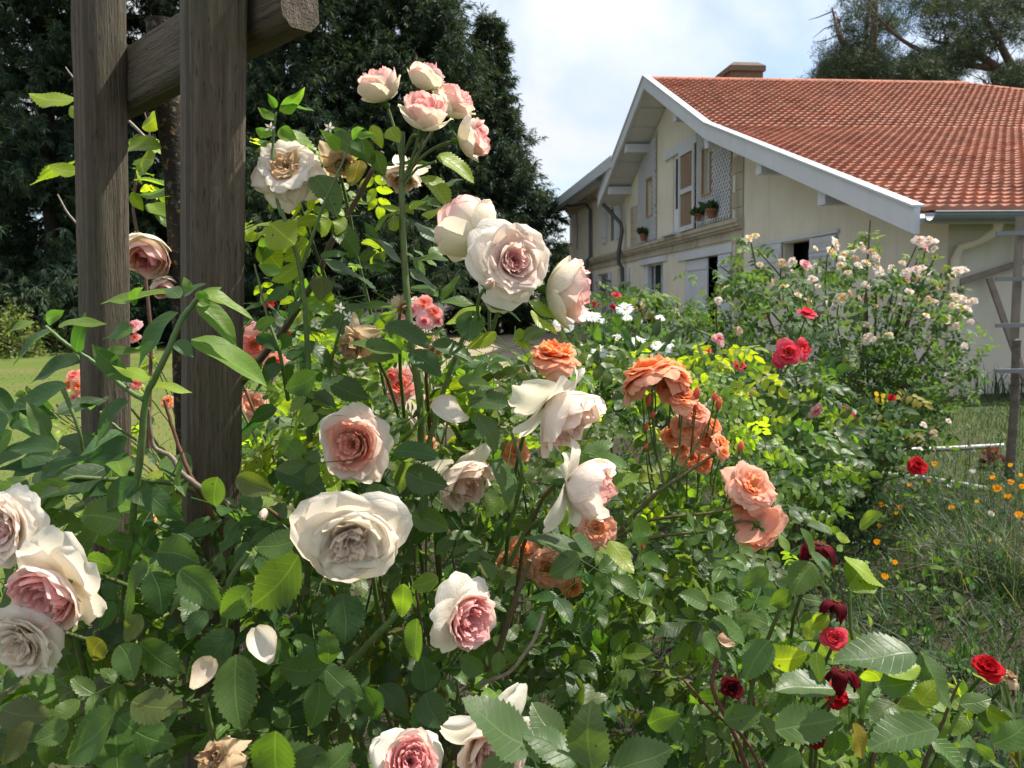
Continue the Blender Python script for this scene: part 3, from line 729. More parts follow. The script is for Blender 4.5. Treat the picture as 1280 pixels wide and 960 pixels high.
# ------------------------------------------------------------------ roses
CREAM, IVORY, BLUSH, PINK, CORAL = (.93, .90, .84), (.92, .88, .78), (.94, .79, .74), (.96, .46, .49), (.98, .44, .32)
APRI, SALM, ORNG, TAN, DKRED, RED, CPINK = (1.0, .40, .12), (1.0, .53, .37), (1.0, .28, .035), (.66, .48, .30), (.11, .006, .014), (.52, .008, .018), (.74, .05, .09)
def rose_mesh(seed, petals, nt_=11, ns=13):
    """petals: list of dicts, inner to outer: n, r0,r1, h0,h1, fl0,fl1 (flare), dr0,dr1 (droop), w0,w1, ruf, cin, cout, tip, tipk, tan"""
    g = np.random.default_rng(seed); mb = MB()
    t = np.linspace(0, 1, nt_)[:, None]; s = np.linspace(-1, 1, ns)[None]
    az = g.uniform(0, 6.28)
    for P in petals:
        for i in range(P['n']):
            q = (i + .5) / P['n']; lerp = lambda a, b: a + (b - a) * q
            rm = lerp(P['r0'], P['r1']) * g.uniform(.9, 1.1); H = lerp(P['h0'], P['h1']) * g.uniform(.9, 1.1)
            fl = lerp(P['fl0'], P['fl1']) + g.normal(0, P.get('jit', .02)); drp = lerp(P['dr0'], P['dr1']) * g.uniform(.7, 1.3)
            W = lerp(P['w0'], P['w1']) * g.uniform(.85, 1.15); ruf = P['ruf']
            az += 2.39996 + g.normal(0, .25)
            te = t - .10 * s ** 2 * t - .03 * np.exp(-(s / .18) ** 2) * t ** 6 * g.uniform(0, 1.5)
            p = g.uniform(0, 6.28, 6)
            r_ = .02 + rm * (1 - (1 - np.clip(te, 0, 1)) ** P.get('pw', 2.0)) + fl * te ** 4
            z_ = H * te ** P.get('zp', 1.25) - drp * te ** 3
            ww = W * np.minimum(1, (t / .42 + .08) ** .75) * np.sqrt(np.clip(1 - (np.clip(t - .5, 0, 1) / .53) ** 2.4, .02, 1))
            rr_ = np.maximum(r_, .07)
            wrap = P.get('wrap', 1.0)
            a_ = s * ww / np.maximum(rr_, .07 + .25 * (1 - wrap)); a_ = np.clip(a_, -1.75, 1.75)
            # lateral offset: blend between wrapped round the axis and lying flat
            rj = ruf * te ** 1.7 * (np.sin(2.6 * s + p[0]) * .7 + np.sin(5.1 * s + p[1] + 3 * t) * .5 + .30 * np.sin(7.5 * s + p[2] + 5 * t))
            zj = ruf * te ** 1.7 * (np.sin(2.9 * s + p[3]) * .7 + np.sin(4.3 * s + p[4]) * .5 + .28 * np.sin(7 * s + p[5]))
            curl = P.get('curl', .04)
            r2 = r_ + rj - curl * (t ** 4) * -1.2 - curl * .6 * t ** 2 * s ** 2 * -.5
            z2 = z_ + zj - curl * 1.1 * t ** 5 - curl * .4 * (s ** 4) * t ** 2
            tw_ = g.normal(0, P.get('twist', .12))
            A = az + a_ + tw_ * t ** 2
            rho_ = np.maximum(r2, .004)
            V = np.stack([rho_ * np.cos(A), rho_ * np.sin(A), z2], -1)
            ci, co = np.array(P['cin']), np.array(P['cout']); c = ci + (co - ci) * q
            tip = np.array(P.get('tip', P['cout'])); k = P.get('tipk', .0)
            edge = np.clip(t ** 3 + .5 * np.abs(s) ** 5 * t, 0, 1)[..., None]
            Cc = c * (1 - k * edge) + tip * k * edge
            bs = np.clip(1 - t / .3, 0, 1)[..., None] * np.ones_like(Cc); Cc = Cc * (1 - bs * .35) + np.array(P.get('base', (.88, .82, .58))) * bs * .35
            ta = P.get('tan', 0.0)
            if ta:
                nz = (np.sin(6 * s + p[0]) * np.sin(5 * t + p[1]) + np.sin(11 * s * t + p[2]))[..., None] * .25 + edge
                kk = np.clip(nz, 0, 1) * ta * g.uniform(.3, 1.2); kk = np.clip(kk, 0, 1)
                Cc = Cc * (1 - kk) + np.array(TAN) * kk
            Cc = Cc * g.uniform(.93, 1.05)
            L = np.zeros((nt_, ns, 3)); L[..., 0] = s; L[..., 1] = t; L[..., 2] = g.uniform(0, 20)
            ii, jj = np.meshgrid(np.arange(nt_ - 1), np.arange(ns - 1), indexing='ij'); a0 = (ii * ns + jj).ravel()
            mb.add(V.reshape(-1, 3), np.stack([a0, a0 + 1, a0 + ns + 1, a0 + ns], 1), np.clip(Cc, 0, .95).reshape(-1, 3), L.reshape(-1, 3))
    return mb
def S(n, r, h, fl, dr, w, ruf, cin, cout, **k):
    d = dict(n=n, r0=r[0], r1=r[1], h0=h[0], h1=h[1], fl0=fl[0], fl1=fl[1], dr0=dr[0], dr1=dr[1], w0=w[0], w1=w[1], ruf=ruf, cin=cin, cout=cout); d.update(k); return d
STY = {
 'rosette': [S(8, (.012, .05), (.20, .24), (0, 0), (0, 0), (.04, .07), .012, CORAL, CORAL, twist=.6, base=(.9, .35, .15)), S(46, (.045, .33), (.32, .35), (.01, .02), (0, 0), (.09, .20), .018, CORAL, (.96, .52, .43), tip=(.97, .66, .58), tipk=.5, curl=.02, twist=.35, pw=2.6, base=(.92, .32, .12)), S(8, (.36, .40), (.30, .24), (.02, .05), (0, .0), (.30, .36), .02, BLUSH, BLUSH, curl=.03), S(8, (.42, .50), (.12, .02), (.03, .06), (.02, .06), (.34, .42), .022, BLUSH, CREAM, curl=.05)],
 'pinkrosette': [S(8, (.012, .05), (.28, .30), (0, 0), (0, 0), (.04, .07), .012, PINK, PINK, twist=.6), S(40, (.045, .33), (.38, .42), (.0, -.01), (0, 0), (.09, .22), .019, (.97, .42, .46), (.95, .55, .57), tip=(.96, .70, .69), tipk=.5, curl=.02, twist=.4, pw=2.6, base=(.85, .4, .35)), S(9, (.36, .42), (.40, .36), (-.02, .0), (0, .0), (.30, .36), .02, BLUSH, CREAM, tip=PINK, tipk=.25, curl=.03), S(6, (.42, .50), (.18, .05), (.03, .08), (.02, .10), (.36, .44), .025, CREAM, IVORY, curl=.06)],
 'fullblush': [S(10, (.012, .06), (.24, .28), (0, 0), (0, 0), (.05, .09), .02, PINK, PINK, twist=.7), S(16, (.05, .20), (.30, .38), (-.01, 0), (0, 0), (.10, .22), .022, PINK, BLUSH, tip=CREAM, tipk=.4, curl=.02, twist=.4), S(18, (.22, .40), (.36, .36), (.01, .06), (0, .02), (.24, .36), .018, BLUSH, (.88, .74, .66), tip=CREAM, tipk=.5, curl=.05), S(10, (.40, .50), (.28, .02), (.06, .10), (.02, .12), (.38, .46), .022, CREAM, CREAM, curl=.07, tip=BLUSH, tipk=.15)],
 'blowncream': [S(12, (.01, .10), (.28, .32), (0, .02), (0, 0), (.06, .12), .04, (.92, .80, .72), IVORY, tip=TAN, tipk=.12, twist=1.0), S(16, (.06, .24), (.30, .36), (.02, .02), (0, .02), (.10, .22), .045, (.90, .74, .66), (.90, .80, .70), tip=IVORY, tipk=.5, tan=.18, curl=.03, twist=.8), S(12, (.26, .42), (.34, .34), (.02, .04), (0, .02), (.30, .42), .030, IVORY, CREAM, curl=.05, twist=.4, tan=.12), S(9, (.44, .52), (.30, .10), (.04, .08), (.02, .08), (.44, .54), .024, CREAM, (.88, .84, .76), curl=.08, tan=.08)],
 'oldtan': [S(12, (.01, .08), (.12, .20), (0, .02), (0, 0), (.05, .1), .045, TAN, TAN, twist=1.0), S(14, (.05, .20), (.14, .22), (.02, .02), (0, .02), (.08, .2), .05, TAN, (.66, .5, .32), tan=.6, twist=.8), S(14, (.25, .42), (.20, .22), (.04, .06), (0, .04), (.22, .34), .035, CREAM, CREAM, curl=.06, tan=.25), S(10, (.42, .5), (.12, -.08), (.05, .08), (.04, .14), (.34, .42), .035, CREAM, IVORY, curl=.07, tan=.55)],
 'globe': [S(8, (.01, .06), (.5, .55), (0, 0), (0, 0), (.06, .1), .02, PINK, PINK), S(34, (.05, .36), (.56, .70), (-.02, -.09), (0, 0), (.12, .26), .020, PINK, (.86, .55, .52), tip=(.86, .48, .48), tipk=.6, curl=.01, twist=.3), S(11, (.42, .50), (.72, .64), (-.13, -.10), (0, 0), (.38, .48), .018, BLUSH, CREAM, tip=BLUSH, tipk=.3, curl=.01), S(4, (.44, .52), (.42, .10), (.04, .16), (.08, .28), (.22, .32), .05, CREAM, (.89, .87, .74), curl=.12)],
 'cup': [S(8, (.01, .06), (.45, .5), (0, 0), (0, 0), (.06, .1), .02, PINK, PINK), S(28, (.05, .34), (.54, .66), (-.02, -.05), (0, 0), (.10, .24), .028, (.80, .48, .42), BLUSH, tip=(.84, .6, .54), tipk=.6, curl=.02, twist=.5), S(12, (.38, .50), (.70, .60), (-.04, .02), (0, 0), (.36, .46), .024, (.86, .74, .66), CREAM, tip=BLUSH, tipk=.5, curl=.05, tan=.12), S(4, (.44, .50), (.40, .06), (.04, .14), (.04, .28), (.24, .32), .05, CREAM, (.88, .86, .72), curl=.12)],
 'half': [S(6, (.02, .07), (.66, .70), (0, 0), (0, 0), (.1, .14), .014, PINK, PINK), S(14, (.08, .28), (.66, .76), (-.02, -.06), (0, 0), (.18, .32), .016, PINK, (.91, .58, .56), tip=PINK, tipk=.4, curl=.01, pw=2.6, zp=1.05, base=(.85, .8, .6)), S(9, (.34, .44), (.76, .66), (-.10, -.04), (0, .0), (.40, .50), .014, BLUSH, IVORY, tip=PINK, tipk=.55, curl=.04, pw=3.0, zp=1.0, base=(.84, .86, .58)), S(4, (.46, .50), (.64, .50), (-.03, .03), (.0, .05), (.42, .50), .022, IVORY, (.88, .88, .72), curl=.05, pw=3.0, tip=BLUSH, tipk=.3, base=(.78, .84, .52))],
 'bud': [S(10, (.05, .30), (.95, .9), (-.04, -.27), (0, 0), (.22, .36), .008, PINK, IVORY, tip=TAN, tipk=.3, curl=0)],
 'redbud': [S(8, (.05, .32), (.95, .9), (-.04, -.26), (0, 0), (.22, .34), .008, CORAL, (.78, .16, .10), tip=CORAL, tipk=.3, curl=0, base=(.4, .3, .1))],
 'apricot': [S(22, (.05, .28), (.22, .34), (0, .02), (0, .02), (.10, .24), .030, ORNG, APRI, tip=SALM, tipk=.5, curl=.03, twist=.5, base=(.85, .3, .03)), S(16, (.28, .46), (.32, .18), (.04, .08), (0, .08), (.24, .36), .028, APRI, SALM, curl=.06, tip=SALM, tipk=.5, base=(.85, .4, .05)), S(6, (.42, .5), (.04, -.15), (.04, .08), (.02, .10), (.32, .38), .03, SALM, (.88, .52, .36), curl=.06)],
 'salmon': [S(18, (.05, .28), (.22, .34), (0, .02), (0, .02), (.10, .24), .030, APRI, SALM, tip=(.88, .56, .44), tipk=.5, curl=.03, twist=.5), S(18, (.28, .46), (.32, .16), (.04, .08), (0, .08), (.24, .36), .028, SALM, (.90, .56, .44), curl=.06, tip=(.9, .6, .5), tipk=.5, base=(.85, .5, .15)), S(6, (.42, .5), (.04, -.15), (.04, .08), (.02, .10), (.32, .38), .03, SALM, (.9, .58, .46), curl=.06)],
 'dome': [S(20, (.05, .28), (.36, .36), (0, .02), (0, .05), (.12, .26), .026, ORNG, APRI, tip=SALM, tipk=.5, curl=.03, twist=.5), S(26, (.28, .50), (.34, .0), (.05, .05), (.03, .30), (.26, .34), .030, APRI, (.88, .50, .36), curl=.05, tip=(.88, .52, .40), tipk=.5, base=(.85, .4, .05))],
 'withered': [S(12, (.06, .25), (.40, .55), (-.02, .02), (0, .1), (.16, .26), .07, TAN, (.58, .40, .22), tan=.5, twist=.8, tip=(.3, .17, .08), tipk=.5), S(9, (.28, .42), (.35, .05), (.02, .06), (.2, .5), (.26, .34), .075, (.62, .48, .30), (.70, .58, .40), tan=.5, twist=.5, curl=.08)],
 'drooped': [S(8, (.18, .50), (.05, .05), (-.05, .05), (.30, .75), (.16, .30), .085, DKRED, (.16, .008, .02), curl=.05, tip=(.05, .003, .006), tipk=.4, base=(.2, .02, .02), pw=2.6), S(10, (.03, .12), (.08, .14), (0, 0), (0, 0), (.03, .05), .03, (.30, .18, .07), (.24, .13, .06), base=(.3, .2, .08))],
 'darkred': [S(18, (.05, .30), (.26, .38), (-.02, .0), (0, .02), (.10, .28), .025, DKRED, DKRED, curl=.03, twist=.4, base=(.1, .01, .01)), S(10, (.34, .5), (.34, .08), (.02, .08), (.02, .1), (.28, .4), .03, (.16, .008, .018), (.2, .01, .02), curl=.06, base=(.1, .01, .01))],
 'red': [S(22, (.05, .30), (.26, .38), (-.02, .0), (0, .02), (.10, .28), .025, RED, RED, curl=.03, twist=.4, base=(.4, .02, .02)), S(12, (.34, .5), (.34, .08), (.02, .08), (.02, .1), (.28, .4), .028, RED, (.6, .015, .03), curl=.06, base=(.4, .02, .02))],
 'coralpink': [S(22, (.05, .30), (.26, .38), (-.02, .0), (0, .02), (.10, .28), .025, (.80, .09, .10), CPINK, curl=.03, twist=.4, base=(.7, .06, .06)), S(12, (.34, .5), (.34, .08), (.02, .08), (.02, .1), (.28, .4), .028, CPINK, (.80, .10, .16), curl=.06, tip=(.8, .2, .25), tipk=.3, base=(.7, .1, .08))],
 'smallwhite': [S(9, (.06, .26), (.24, .34), (0, .02), (0, .02), (.12, .28), .03, (.84, .66, .52), (.86, .78, .70), curl=.03, twist=.4), S(8, (.34, .5), (.26, .02), (.04, .08), (.02, .1), (.3, .38), .03, (.86, .74, .70), (.87, .82, .78), curl=.06)],
 'smallyellow': [S(9, (.06, .26), (.24, .34), (0, .02), (0, .02), (.12, .28), .03, (.84, .55, .22), (.86, .72, .42), curl=.03, twist=.4), S(8, (.34, .5), (.26, .02), (.04, .08), (.02, .1), (.3, .38), .03, (.86, .80, .6), (.87, .83, .7), curl=.06)],
 'smallpink': [S(9, (.06, .26), (.24, .34), (0, .02), (0, .02), (.12, .28), .03, (.78, .22, .28), (.82, .36, .40), curl=.03, twist=.4), S(8, (.34, .5), (.26, .02), (.04, .08), (.02, .1), (.3, .38), .03, (.84, .46, .50), (.86, .58, .58), curl=.06)],
 'smallcoral': [S(9, (.06, .26), (.24, .34), (0, .02), (0, .02), (.12, .28), .03, (.84, .20, .12), (.84, .26, .20), curl=.03, twist=.4), S(8, (.34, .5), (.26, .02), (.04, .08), (.02, .1), (.3, .38), .03, (.84, .30, .26), (.86, .40, .36), curl=.06)],
 'smalltan': [S(12, (.1, .5), (.3, .1), (0, .04), (0, .2), (.14, .32), .06, (.55, .38, .22), (.66, .54, .38), twist=.6, tan=.4)],
}
ZC = {k: sum(max(P['h0'], P['h1']) for P in v[:1]) * .5 for k, v in STY.items()}
PROTO = {}
def sepal_mesh(g, k=1.0):
    mb = MB(); V, F, L = T_LOW[0]
    for i in range(5):
        a = i * 2 * math.pi / 5 + g.uniform(-.2, .2); o = np.array([math.cos(a), math.sin(a), 0]); dn = g.uniform(-.6, .5)
        D = nrm(o + np.array([0, 0, dn])); n = nrm(np.cross(np.cross(D, [0, 0, 1]), D)); X = np.cross(D, n)
        mb.add(.02 * o + (V[:, 0:1] * X * .14 + V[:, 1:2] * D * .30 + V[:, 2:3] * n * .2), F, vary((.06, .12, .03)), L)
    mb.tube([[0, 0, -.20], [0, 0, -.14], [0, 0, -.08], [0, 0, -.012]], [.022, .07, .085, .05], 8, (.07, .14, .035))
    return mb
def add_rose(bush, stem_mb, x, y, dpx, depth, facing, sty, base=None, seed=None, proto=False, sepals=True, label=None, stemr=.0022, name='rose', block=True):
    c = at(x, y, depth); diam = dpx * depth / FPX; ax = cdir(*facing)
    g = np.random.default_rng(int(x * 7 + y * 13) % 100000)
    if proto:
        k = (sty, int(g.integers(3)))
        if k not in PROTO: PROTO[k] = rose_mesh(hash(sty) % 1000 * 0 + sum(map(ord, sty)) + k[1] * 17, [dict(p, n=max(4, int(p['n'] * .7))) for p in STY[sty]], 6, 5).build(name, M_PETAL)
        src = PROTO[k]
        if src.parent is None and 'used' not in src: o = src; src['used'] = 1
        else: o = bpy.data.objects.new(name, src.data); col.objects.link(o)
    else:
        o = rose_mesh(seed or int(x * 31 + y), STY[sty]).build(name, M_PETAL)
    if 'used' in o: del o['used']
    o.parent = bush
    qz = Vector(ax).to_track_quat('Z', 'Y') @ Quaternion((0, 0, 1), g.uniform(0, 6.28))
    org = c - ax * diam * ZC[sty] * .6 - ORG[bush.name]
    o.location = org; o.rotation_mode = 'QUATERNION'; o.rotation_quaternion = qz; o.scale = (diam * {'fullblush': .74, 'blowncream': .72, 'dome': .95, 'half': 1.0, 'cup': .86, 'globe': .88, 'apricot': .74, 'salmon': .92}.get(sty, .86),) * 3
    ORG[o.name] = ORG[bush.name]
    if label: o['label'] = label
    if sepals:
        mbs = sepal_mesh(g); so_ = mbs.build('sepals', M_LEAF); so_.parent = o; ORG[so_.name] = ORG[bush.name]
    if block: BLOOMS.append((x, y, dpx * .5, depth))
    p0 = org + ORG[bush.name] - ax * diam * .12
    if base is not None and isinstance(base[0], str):
        q = at(*base[1:]); m_ = p0 - ax * np.linalg.norm(p0 - q) * .5; tt = np.linspace(0, 1, 10)[:, None]
        cv = (1 - tt) ** 2 * p0 + 2 * tt * (1 - tt) * m_ + tt ** 2 * q; mb_ = MB(); mb_.tube(cv, np.linspace(stemr * .9, stemr, 10), 6, vary((.075, .13, .035))); mb_.build('stem', M_STEM, bush); return cv
    if base is not None and stem_mb is not None:
        B = np.array(base) + g.normal(0, .05, 3) * np.array([1, 1, 0])
        m1 = p0 - ax * .07 + np.array([0, .10, -.09]); m2 = B * .5 + p0 * .5 + np.array([0, .22, .16]) * (p0[2] - B[2])
        tt = np.linspace(0, 1, 14)[:, None]
        cv = (1 - tt) ** 3 * p0 + 3 * (1 - tt) ** 2 * tt * m1 + 3 * (1 - tt) * tt ** 2 * m2 + tt ** 3 * B
        cv[2:-1] += g.normal(0, .0015, (11, 3))
        mb_ = MB(); mb_.tube(cv, np.linspace(stemr, stemr * 1.9, 14), 6, vary((.07, .12, .035)) if g.uniform() < .75 else vary((.12, .07, .035)))
        mb_.build('stem', M_STEM, bush)
        return cv
    return None
def cane(bush, pts, r0, r1, c=(.07, .13, .035), name='stem', m=None, thorns=0):
    P = np.array([at(*p) for p in pts]); n = 6 * len(P)
    ti = np.linspace(0, len(P) - 1, n); k = np.arange(len(P))
    Q = np.stack([np.interp(ti, k, P[:, j]) for j in range(3)], 1)
    for _ in range(4): Q[1:-1] = (Q[:-2] + 2 * Q[1:-1] + Q[2:]) / 4
    Q[1:-1] += rng.normal(0, .00025, (n - 2, 3))
    mb = MB(); mb.tube(Q, np.linspace(r0, r1, n), 8, vary(c, .12)); 
    for _ in range(thorns):
        i = rng.integers(2, n - 2); d = nrm(rng.normal(0, 1, 3)); mb.tube([Q[i], Q[i] + d * r0 * 2.6], [r0 * .7, r0 * .08], 5, (.16, .07, .04), cap=False)
    mb.build(name, m or M_STEM, bush); return Q

# ================================================================== wooden arbor: two square posts, a bevelled cross beam
def timber(mb, p0, p1, ax1, ax2, s1, s2, ch=.004, nseg=24, warp=.0012, seed=0):
    """squared timber with worn chamfered edges running from p0 to p1"""
    g = np.random.default_rng(seed); a, b = s1 / 2, s2 / 2
    ring = []
    for sx, sy in ((1, -1), (1, 1), (-1, 1), (-1, -1)):
        c1 = (sx * a, sy * (b - ch)), (sx * (a - ch), sy * b)
        ring += list(c1 if sx * sy > 0 else c1[::-1])
    # extra points on each face so that the face can be slightly uneven
    R2 = []
    for i in range(8):
        p, q = np.array(ring[i]), np.array(ring[(i + 1) % 8]); R2.append(p)
        if np.linalg.norm(q - p) > ch * 3: R2 += [p + (q - p) / 3, p + (q - p) * 2 / 3]
    R2 = np.array(R2); k = len(R2); P0, P1 = np.array(p0, float), np.array(p1, float); L = np.linalg.norm(P1 - P0)
    V, Lu = [], []
    per = np.concatenate([[0], np.cumsum(np.linalg.norm(np.diff(np.vstack([R2, R2[:1]]), axis=0), axis=1))])[:k]
    base = g.normal(0, warp, (k, 2))
    for i in range(nseg + 1):
        f = i / nseg; C_ = P0 + (P1 - P0) * f + (np.array(ax1) * math.sin(3 * f + 1) + np.array(ax2) * math.cos(2 * f)) * warp
        off = R2 + base * math.sin(f * 2 + 1) + g.normal(0, warp * .35, (k, 2))
        V.append(C_ + off[:, :1] * np.array(ax1) + off[:, 1:] * np.array(ax2)); Lu.append(np.stack([per * 1.0 + seed, np.full(k, f * L), np.zeros(k)], 1))
    V = np.array(V); Lu = np.array(Lu); F = []
    for i in range(nseg):
        for j in range(k): F.append([i * k + j, i * k + (j + 1) % k, (i + 1) * k + (j + 1) % k, (i + 1) * k + j])
    mb.add(V.reshape(-1, 3), F, (1, 1, 1), Lu.reshape(-1, 3))
    for i, fl in ((0, True), (nseg, False)):
        c = np.vstack([V[i], V[i].mean(0)]); lu = np.vstack([R2, [0, 0]]) * np.array([1, 8]); lu = np.hstack([lu, np.ones((k + 1, 1))])
        mb.add(c, [[j, (j + 1) % k, k] if not fl else [(j + 1) % k, j, k] for j in range(k)], (1, 1, 1), lu)
BD = nrm(np.array([.705, -.709, 0])); BN = nrm(np.array([-.709, -.705, 0]))   # beam direction / face towards us
def on_beam(x, z_px, off=0.0):   # point on the beam's near face under pixel column x
    p0 = at(160, 120, 1.25); d = CF + (x - 640) / FPX * CR + (480 - z_px) / FPX * CU
    t_ = ((p0 - CC) @ BN + off) / (d @ BN); return CC + t_ * d
bl = at(160, 152, 1.25)
arbor = thing('arbor', (-.5, 1.1, 0), 'weathered grey wooden arbor of two square posts with a cross beam among the roses', 'arbor')
fp = on_beam(266, 200); lp_ = on_beam(124, 200)
s = .0615; rot = R(3)
def rotz(v, a): return np.array([v[0] * math.cos(a) - v[1] * math.sin(a), v[0] * math.sin(a) + v[1] * math.cos(a), v[2]])
for (xa, ya), (xb, yb), sz, sd, ra in (((267, 0), (264, 570), .0655, 1, R(-12)), ((124, 0), (133, 560), .060, 2, R(10))):
    pa, pb = on_beam(xa, ya, sz / 2 + .004), on_beam(xb, yb, sz / 2 + .004)
    ax_ = nrm(pa - pb); lo_ = pb - ax_ * (pb[2] + .2) / ax_[2]; hi_ = pa + ax_ * .25
    x1 = nrm(rotz(BD, ra) - ax_ * (rotz(BD, ra) @ ax_)); x2 = np.cross(ax_, x1)
    mb = MB(); timber(mb, lo_, hi_, x1, x2, sz, sz, .0045, 40, .0012, sd)
    mb.build('post', M_WOOD, arbor)
bz = bl[2] + .026; b0 = on_beam(110, 150); b1 = on_beam(352, 40)
mb = MB(); hgt = .096; thick = .05
timber(mb, np.array([b0[0], b0[1], bz + hgt / 2]) - BN * thick / 2, np.array([b1[0], b1[1], bz + hgt / 2]) - BN * thick / 2, BN, np.array([0, 0, 1.0]), thick, hgt, .012, 24, .0012, 3)
mb.build('beam', M_WOOD, arbor)
c = at(214, 200, 1.42)
lpo = thing('lichen_post', (c[0], c[1], 0), 'dark round post crusted with orange lichen between the two square arbor posts', 'post')
mb = MB()
zz = np.linspace(0, 2.02, 30); Pz = np.stack([c[0] + .008 * np.sin(zz * 5), np.full(30, c[1]) + .006 * np.cos(zz * 4), zz], 1)
mb.tube(Pz, .024 + .003 * np.sin(zz * 17) * np.cos(zz * 7), 12); mb.build('post_body', M_LICHEN, lpo)

# ================================================================== far things: trees, outbuilding
def sprays(mb, P, D, L0, L1, W, T, pal, droop=.5, sp=.7):
    """K conifer sprays at P heading D: T thin kite-shaped twigs each, hanging at the tip"""
    K = len(P); n = K * T
    base = np.repeat(P, T, 0); d = nrm(np.repeat(D, T, 0) + rng.normal(0, sp, (n, 3)) + np.array([0, 0, -droop]))
    f = rng.uniform(0, .9, (n, 1)); L = rng.uniform(L0, L1, (n, 1))
    base = base + np.repeat(D, T, 0) * f * L1 * 1.2
    sd = nrm(np.cross(d, rng.normal(0, 1, (n, 3)))) * W * rng.uniform(.6, 1.3, (n, 1))
    tip = base + d * L - np.array([0, 0, 1]) * L * .18
    mid = base + d * L * .45
    V = np.stack([base, mid + sd, tip, mid - sd], 1).reshape(-1, 3); F = np.arange(n * 4).reshape(-1, 4)
    c = np.array(pal)[rng.integers(len(pal), size=K)]; c = np.repeat(c * rng.uniform(.7, 1.35, (K, 1)), T * 4, 0)
    mb.add(V, F, c)
CONP = [(.026, .050, .028), (.034, .060, .028), (.020, .042, .028), (.044, .068, .030)]
def conifer(x, depth, h, rad, label, seed, base_z=.2, z0=.2, lean=0.0, nb=330, pal=CONP, cat='tree', group=None, droop=.5, wsp=.025):
    p = at(x, 380, depth); loc = np.array([p[0], p[1], 0]); t = thing('conifer_tree', loc, label, cat, group)
    mb = MB(); mb.tube([loc, loc + [lean * .3, 0, h * .5], loc + [lean, 0, h]], [h * .016, h * .011, .03], 10, (.03, .024, .02)); mb.build('trunk', M_BARK, t)
    mb = MB(); wd = MB()
    nb = int(nb * 1.25)
    for i in range(nb):
        f = (i + rng.uniform(0, 1)) / nb; z = z0 + (h - z0) * f ** 1.05; az = i * 2.4 + rng.normal(0, .3)
        pr = (1 - f) ** .62 * (0.80 + .2 * math.sin(f * 9 + seed)) + .03
        l = rad * pr * rng.uniform(.62, 1.25)
        o = np.array([math.cos(az), math.sin(az), rng.normal(-.05, .16) + .35 * f]); o = nrm(o)
        c0 = loc + np.array([lean * f, 0, z]); k = max(8, int(l * 13))
        ss = rng.uniform(.04, 1, k)[:, None] ** .62
        dip = -droop * .25 * l * ss ** 1.5 + .12 * l * ss ** 4
        P = c0 + o * l * ss + np.concatenate([rng.normal(0, .11 * l, (k, 2)) * ss, dip + rng.normal(0, .10 * l, (k, 1)) * ss], 1)
        sprays(mb, P, nrm(np.repeat(o[None], k, 0) + rng.normal(0, .4, (k, 3))), .14, .42, wsp, 20, pal, droop)
        if i % 3 == 0: wd.tube([c0, c0 + o * l * .5 + [0, 0, -droop * .05 * l], c0 + o * l * .92 + [0, 0, -droop * .16 * l]], [.06, .04, .012], 4, (.05, .04, .03), cap=False)
    cr_ = mb.build('crown', M_CONIFER, t, smooth=False); wd.build('limbs', M_BARK, t)
    return t
GR = 'dark conifers behind the lawn'
conifer(75, 34, 28, 8.0, 'dark conifer at the far left edge behind the left arbor post', 1, group=GR)
conifer(-70, 40, 28, 7.5, 'dark conifer half out of frame left of the arbor', 9, group=GR, nb=240)
conifer(360, 36, 30, 7.6, 'tall dark conifer rising behind the front arbor post and the cream roses', 2, group=GR, z0=2.6)
conifer(235, 42, 30, 7.5, 'dark conifer seen in the gap between the two arbor posts', 5, group=GR, nb=260, z0=1.8)
conifer(515, 38, 21, 5.4, 'dark conifer with a loose tip behind the topmost rose cluster', 3, group=GR, z0=2.6)
conifer(618, 40, 15.6, 3.6, 'slender dark conifer with drooping tips standing against the sky beside the house', 4, group=GR, nb=260)
conifer(703, 75, 7.0, 2.4, 'small far conifer in the gap between the dark conifers and the house', 6, nb=150, pal=[(.05, .075, .04), (.04, .065, .035)])
def bush(loc, sx, sy, sz, n, size, pal, name, label, cat, group=None):
    t = thing(name, loc, label, cat, group); mb = MB(); g = nrm(rng.normal(0, 1, (n, 3))); g[:, 2] = np.abs(g[:, 2])
    rr = rng.uniform(.45, 1, (n, 1)) ** .5 * (1 + .18 * np.sin(5 * g[:, :1] * 3 + g[:, 2:] * 7))
    P = np.asarray(loc) + g * rr * np.array([sx, sy, sz]); lv = Leaves(T_LOW)
    for i in range(n): lv.add(P[i], nrm(g[i] + rng.normal(0, .6, 3)), nrm(g[i] + [0, 0, .6] + rng.normal(0, .5, 3)), size * rng.uniform(.6, 1.3), vary(pal[rng.integers(len(pal))], .3))
    lv.into(mb, False); mb.build('foliage', M_FAR, t)
    st_ = MB()
    for i in range(7):
        e = np.asarray(loc) + nrm(rng.normal(0, 1, 3)) * np.array([sx, sy, 0]) * .6 + [0, 0, sz * .7]; st_.tube([loc, (np.asarray(loc) + e) / 2 + [0, 0, sz * .1], e], [.02, .014, .006], 5, (.08, .06, .04))
    st_.build('stems', M_BARK, t); return t
p = at(712, 380, 62); bush((p[0], p[1], 0), 3.0, 1.6, 4.2, 1300, .34, [(.09, .16, .03), (.07, .13, .03)], 'hedge_shrub', 'bright green rounded shrub far behind, at the end of the house', 'shrub')
p = at(14, 400, 26); bush((p[0], p[1], 0), .9, .8, 1.7, 1500, .13, [(.16, .20, .07), (.12, .17, .05), (.20, .22, .10)], 'pale_shrub', 'pale yellow green shrub under the conifer at the left edge', 'shrub')
p = at(70, 400, 29); bush((p[0], p[1], 0), 1.6, .8, 1.0, 900, .14, [(.05, .09, .03), (.08, .12, .04)], 'low_shrub', 'low dark green shrub at the foot of the conifer left of the arbor', 'shrub')
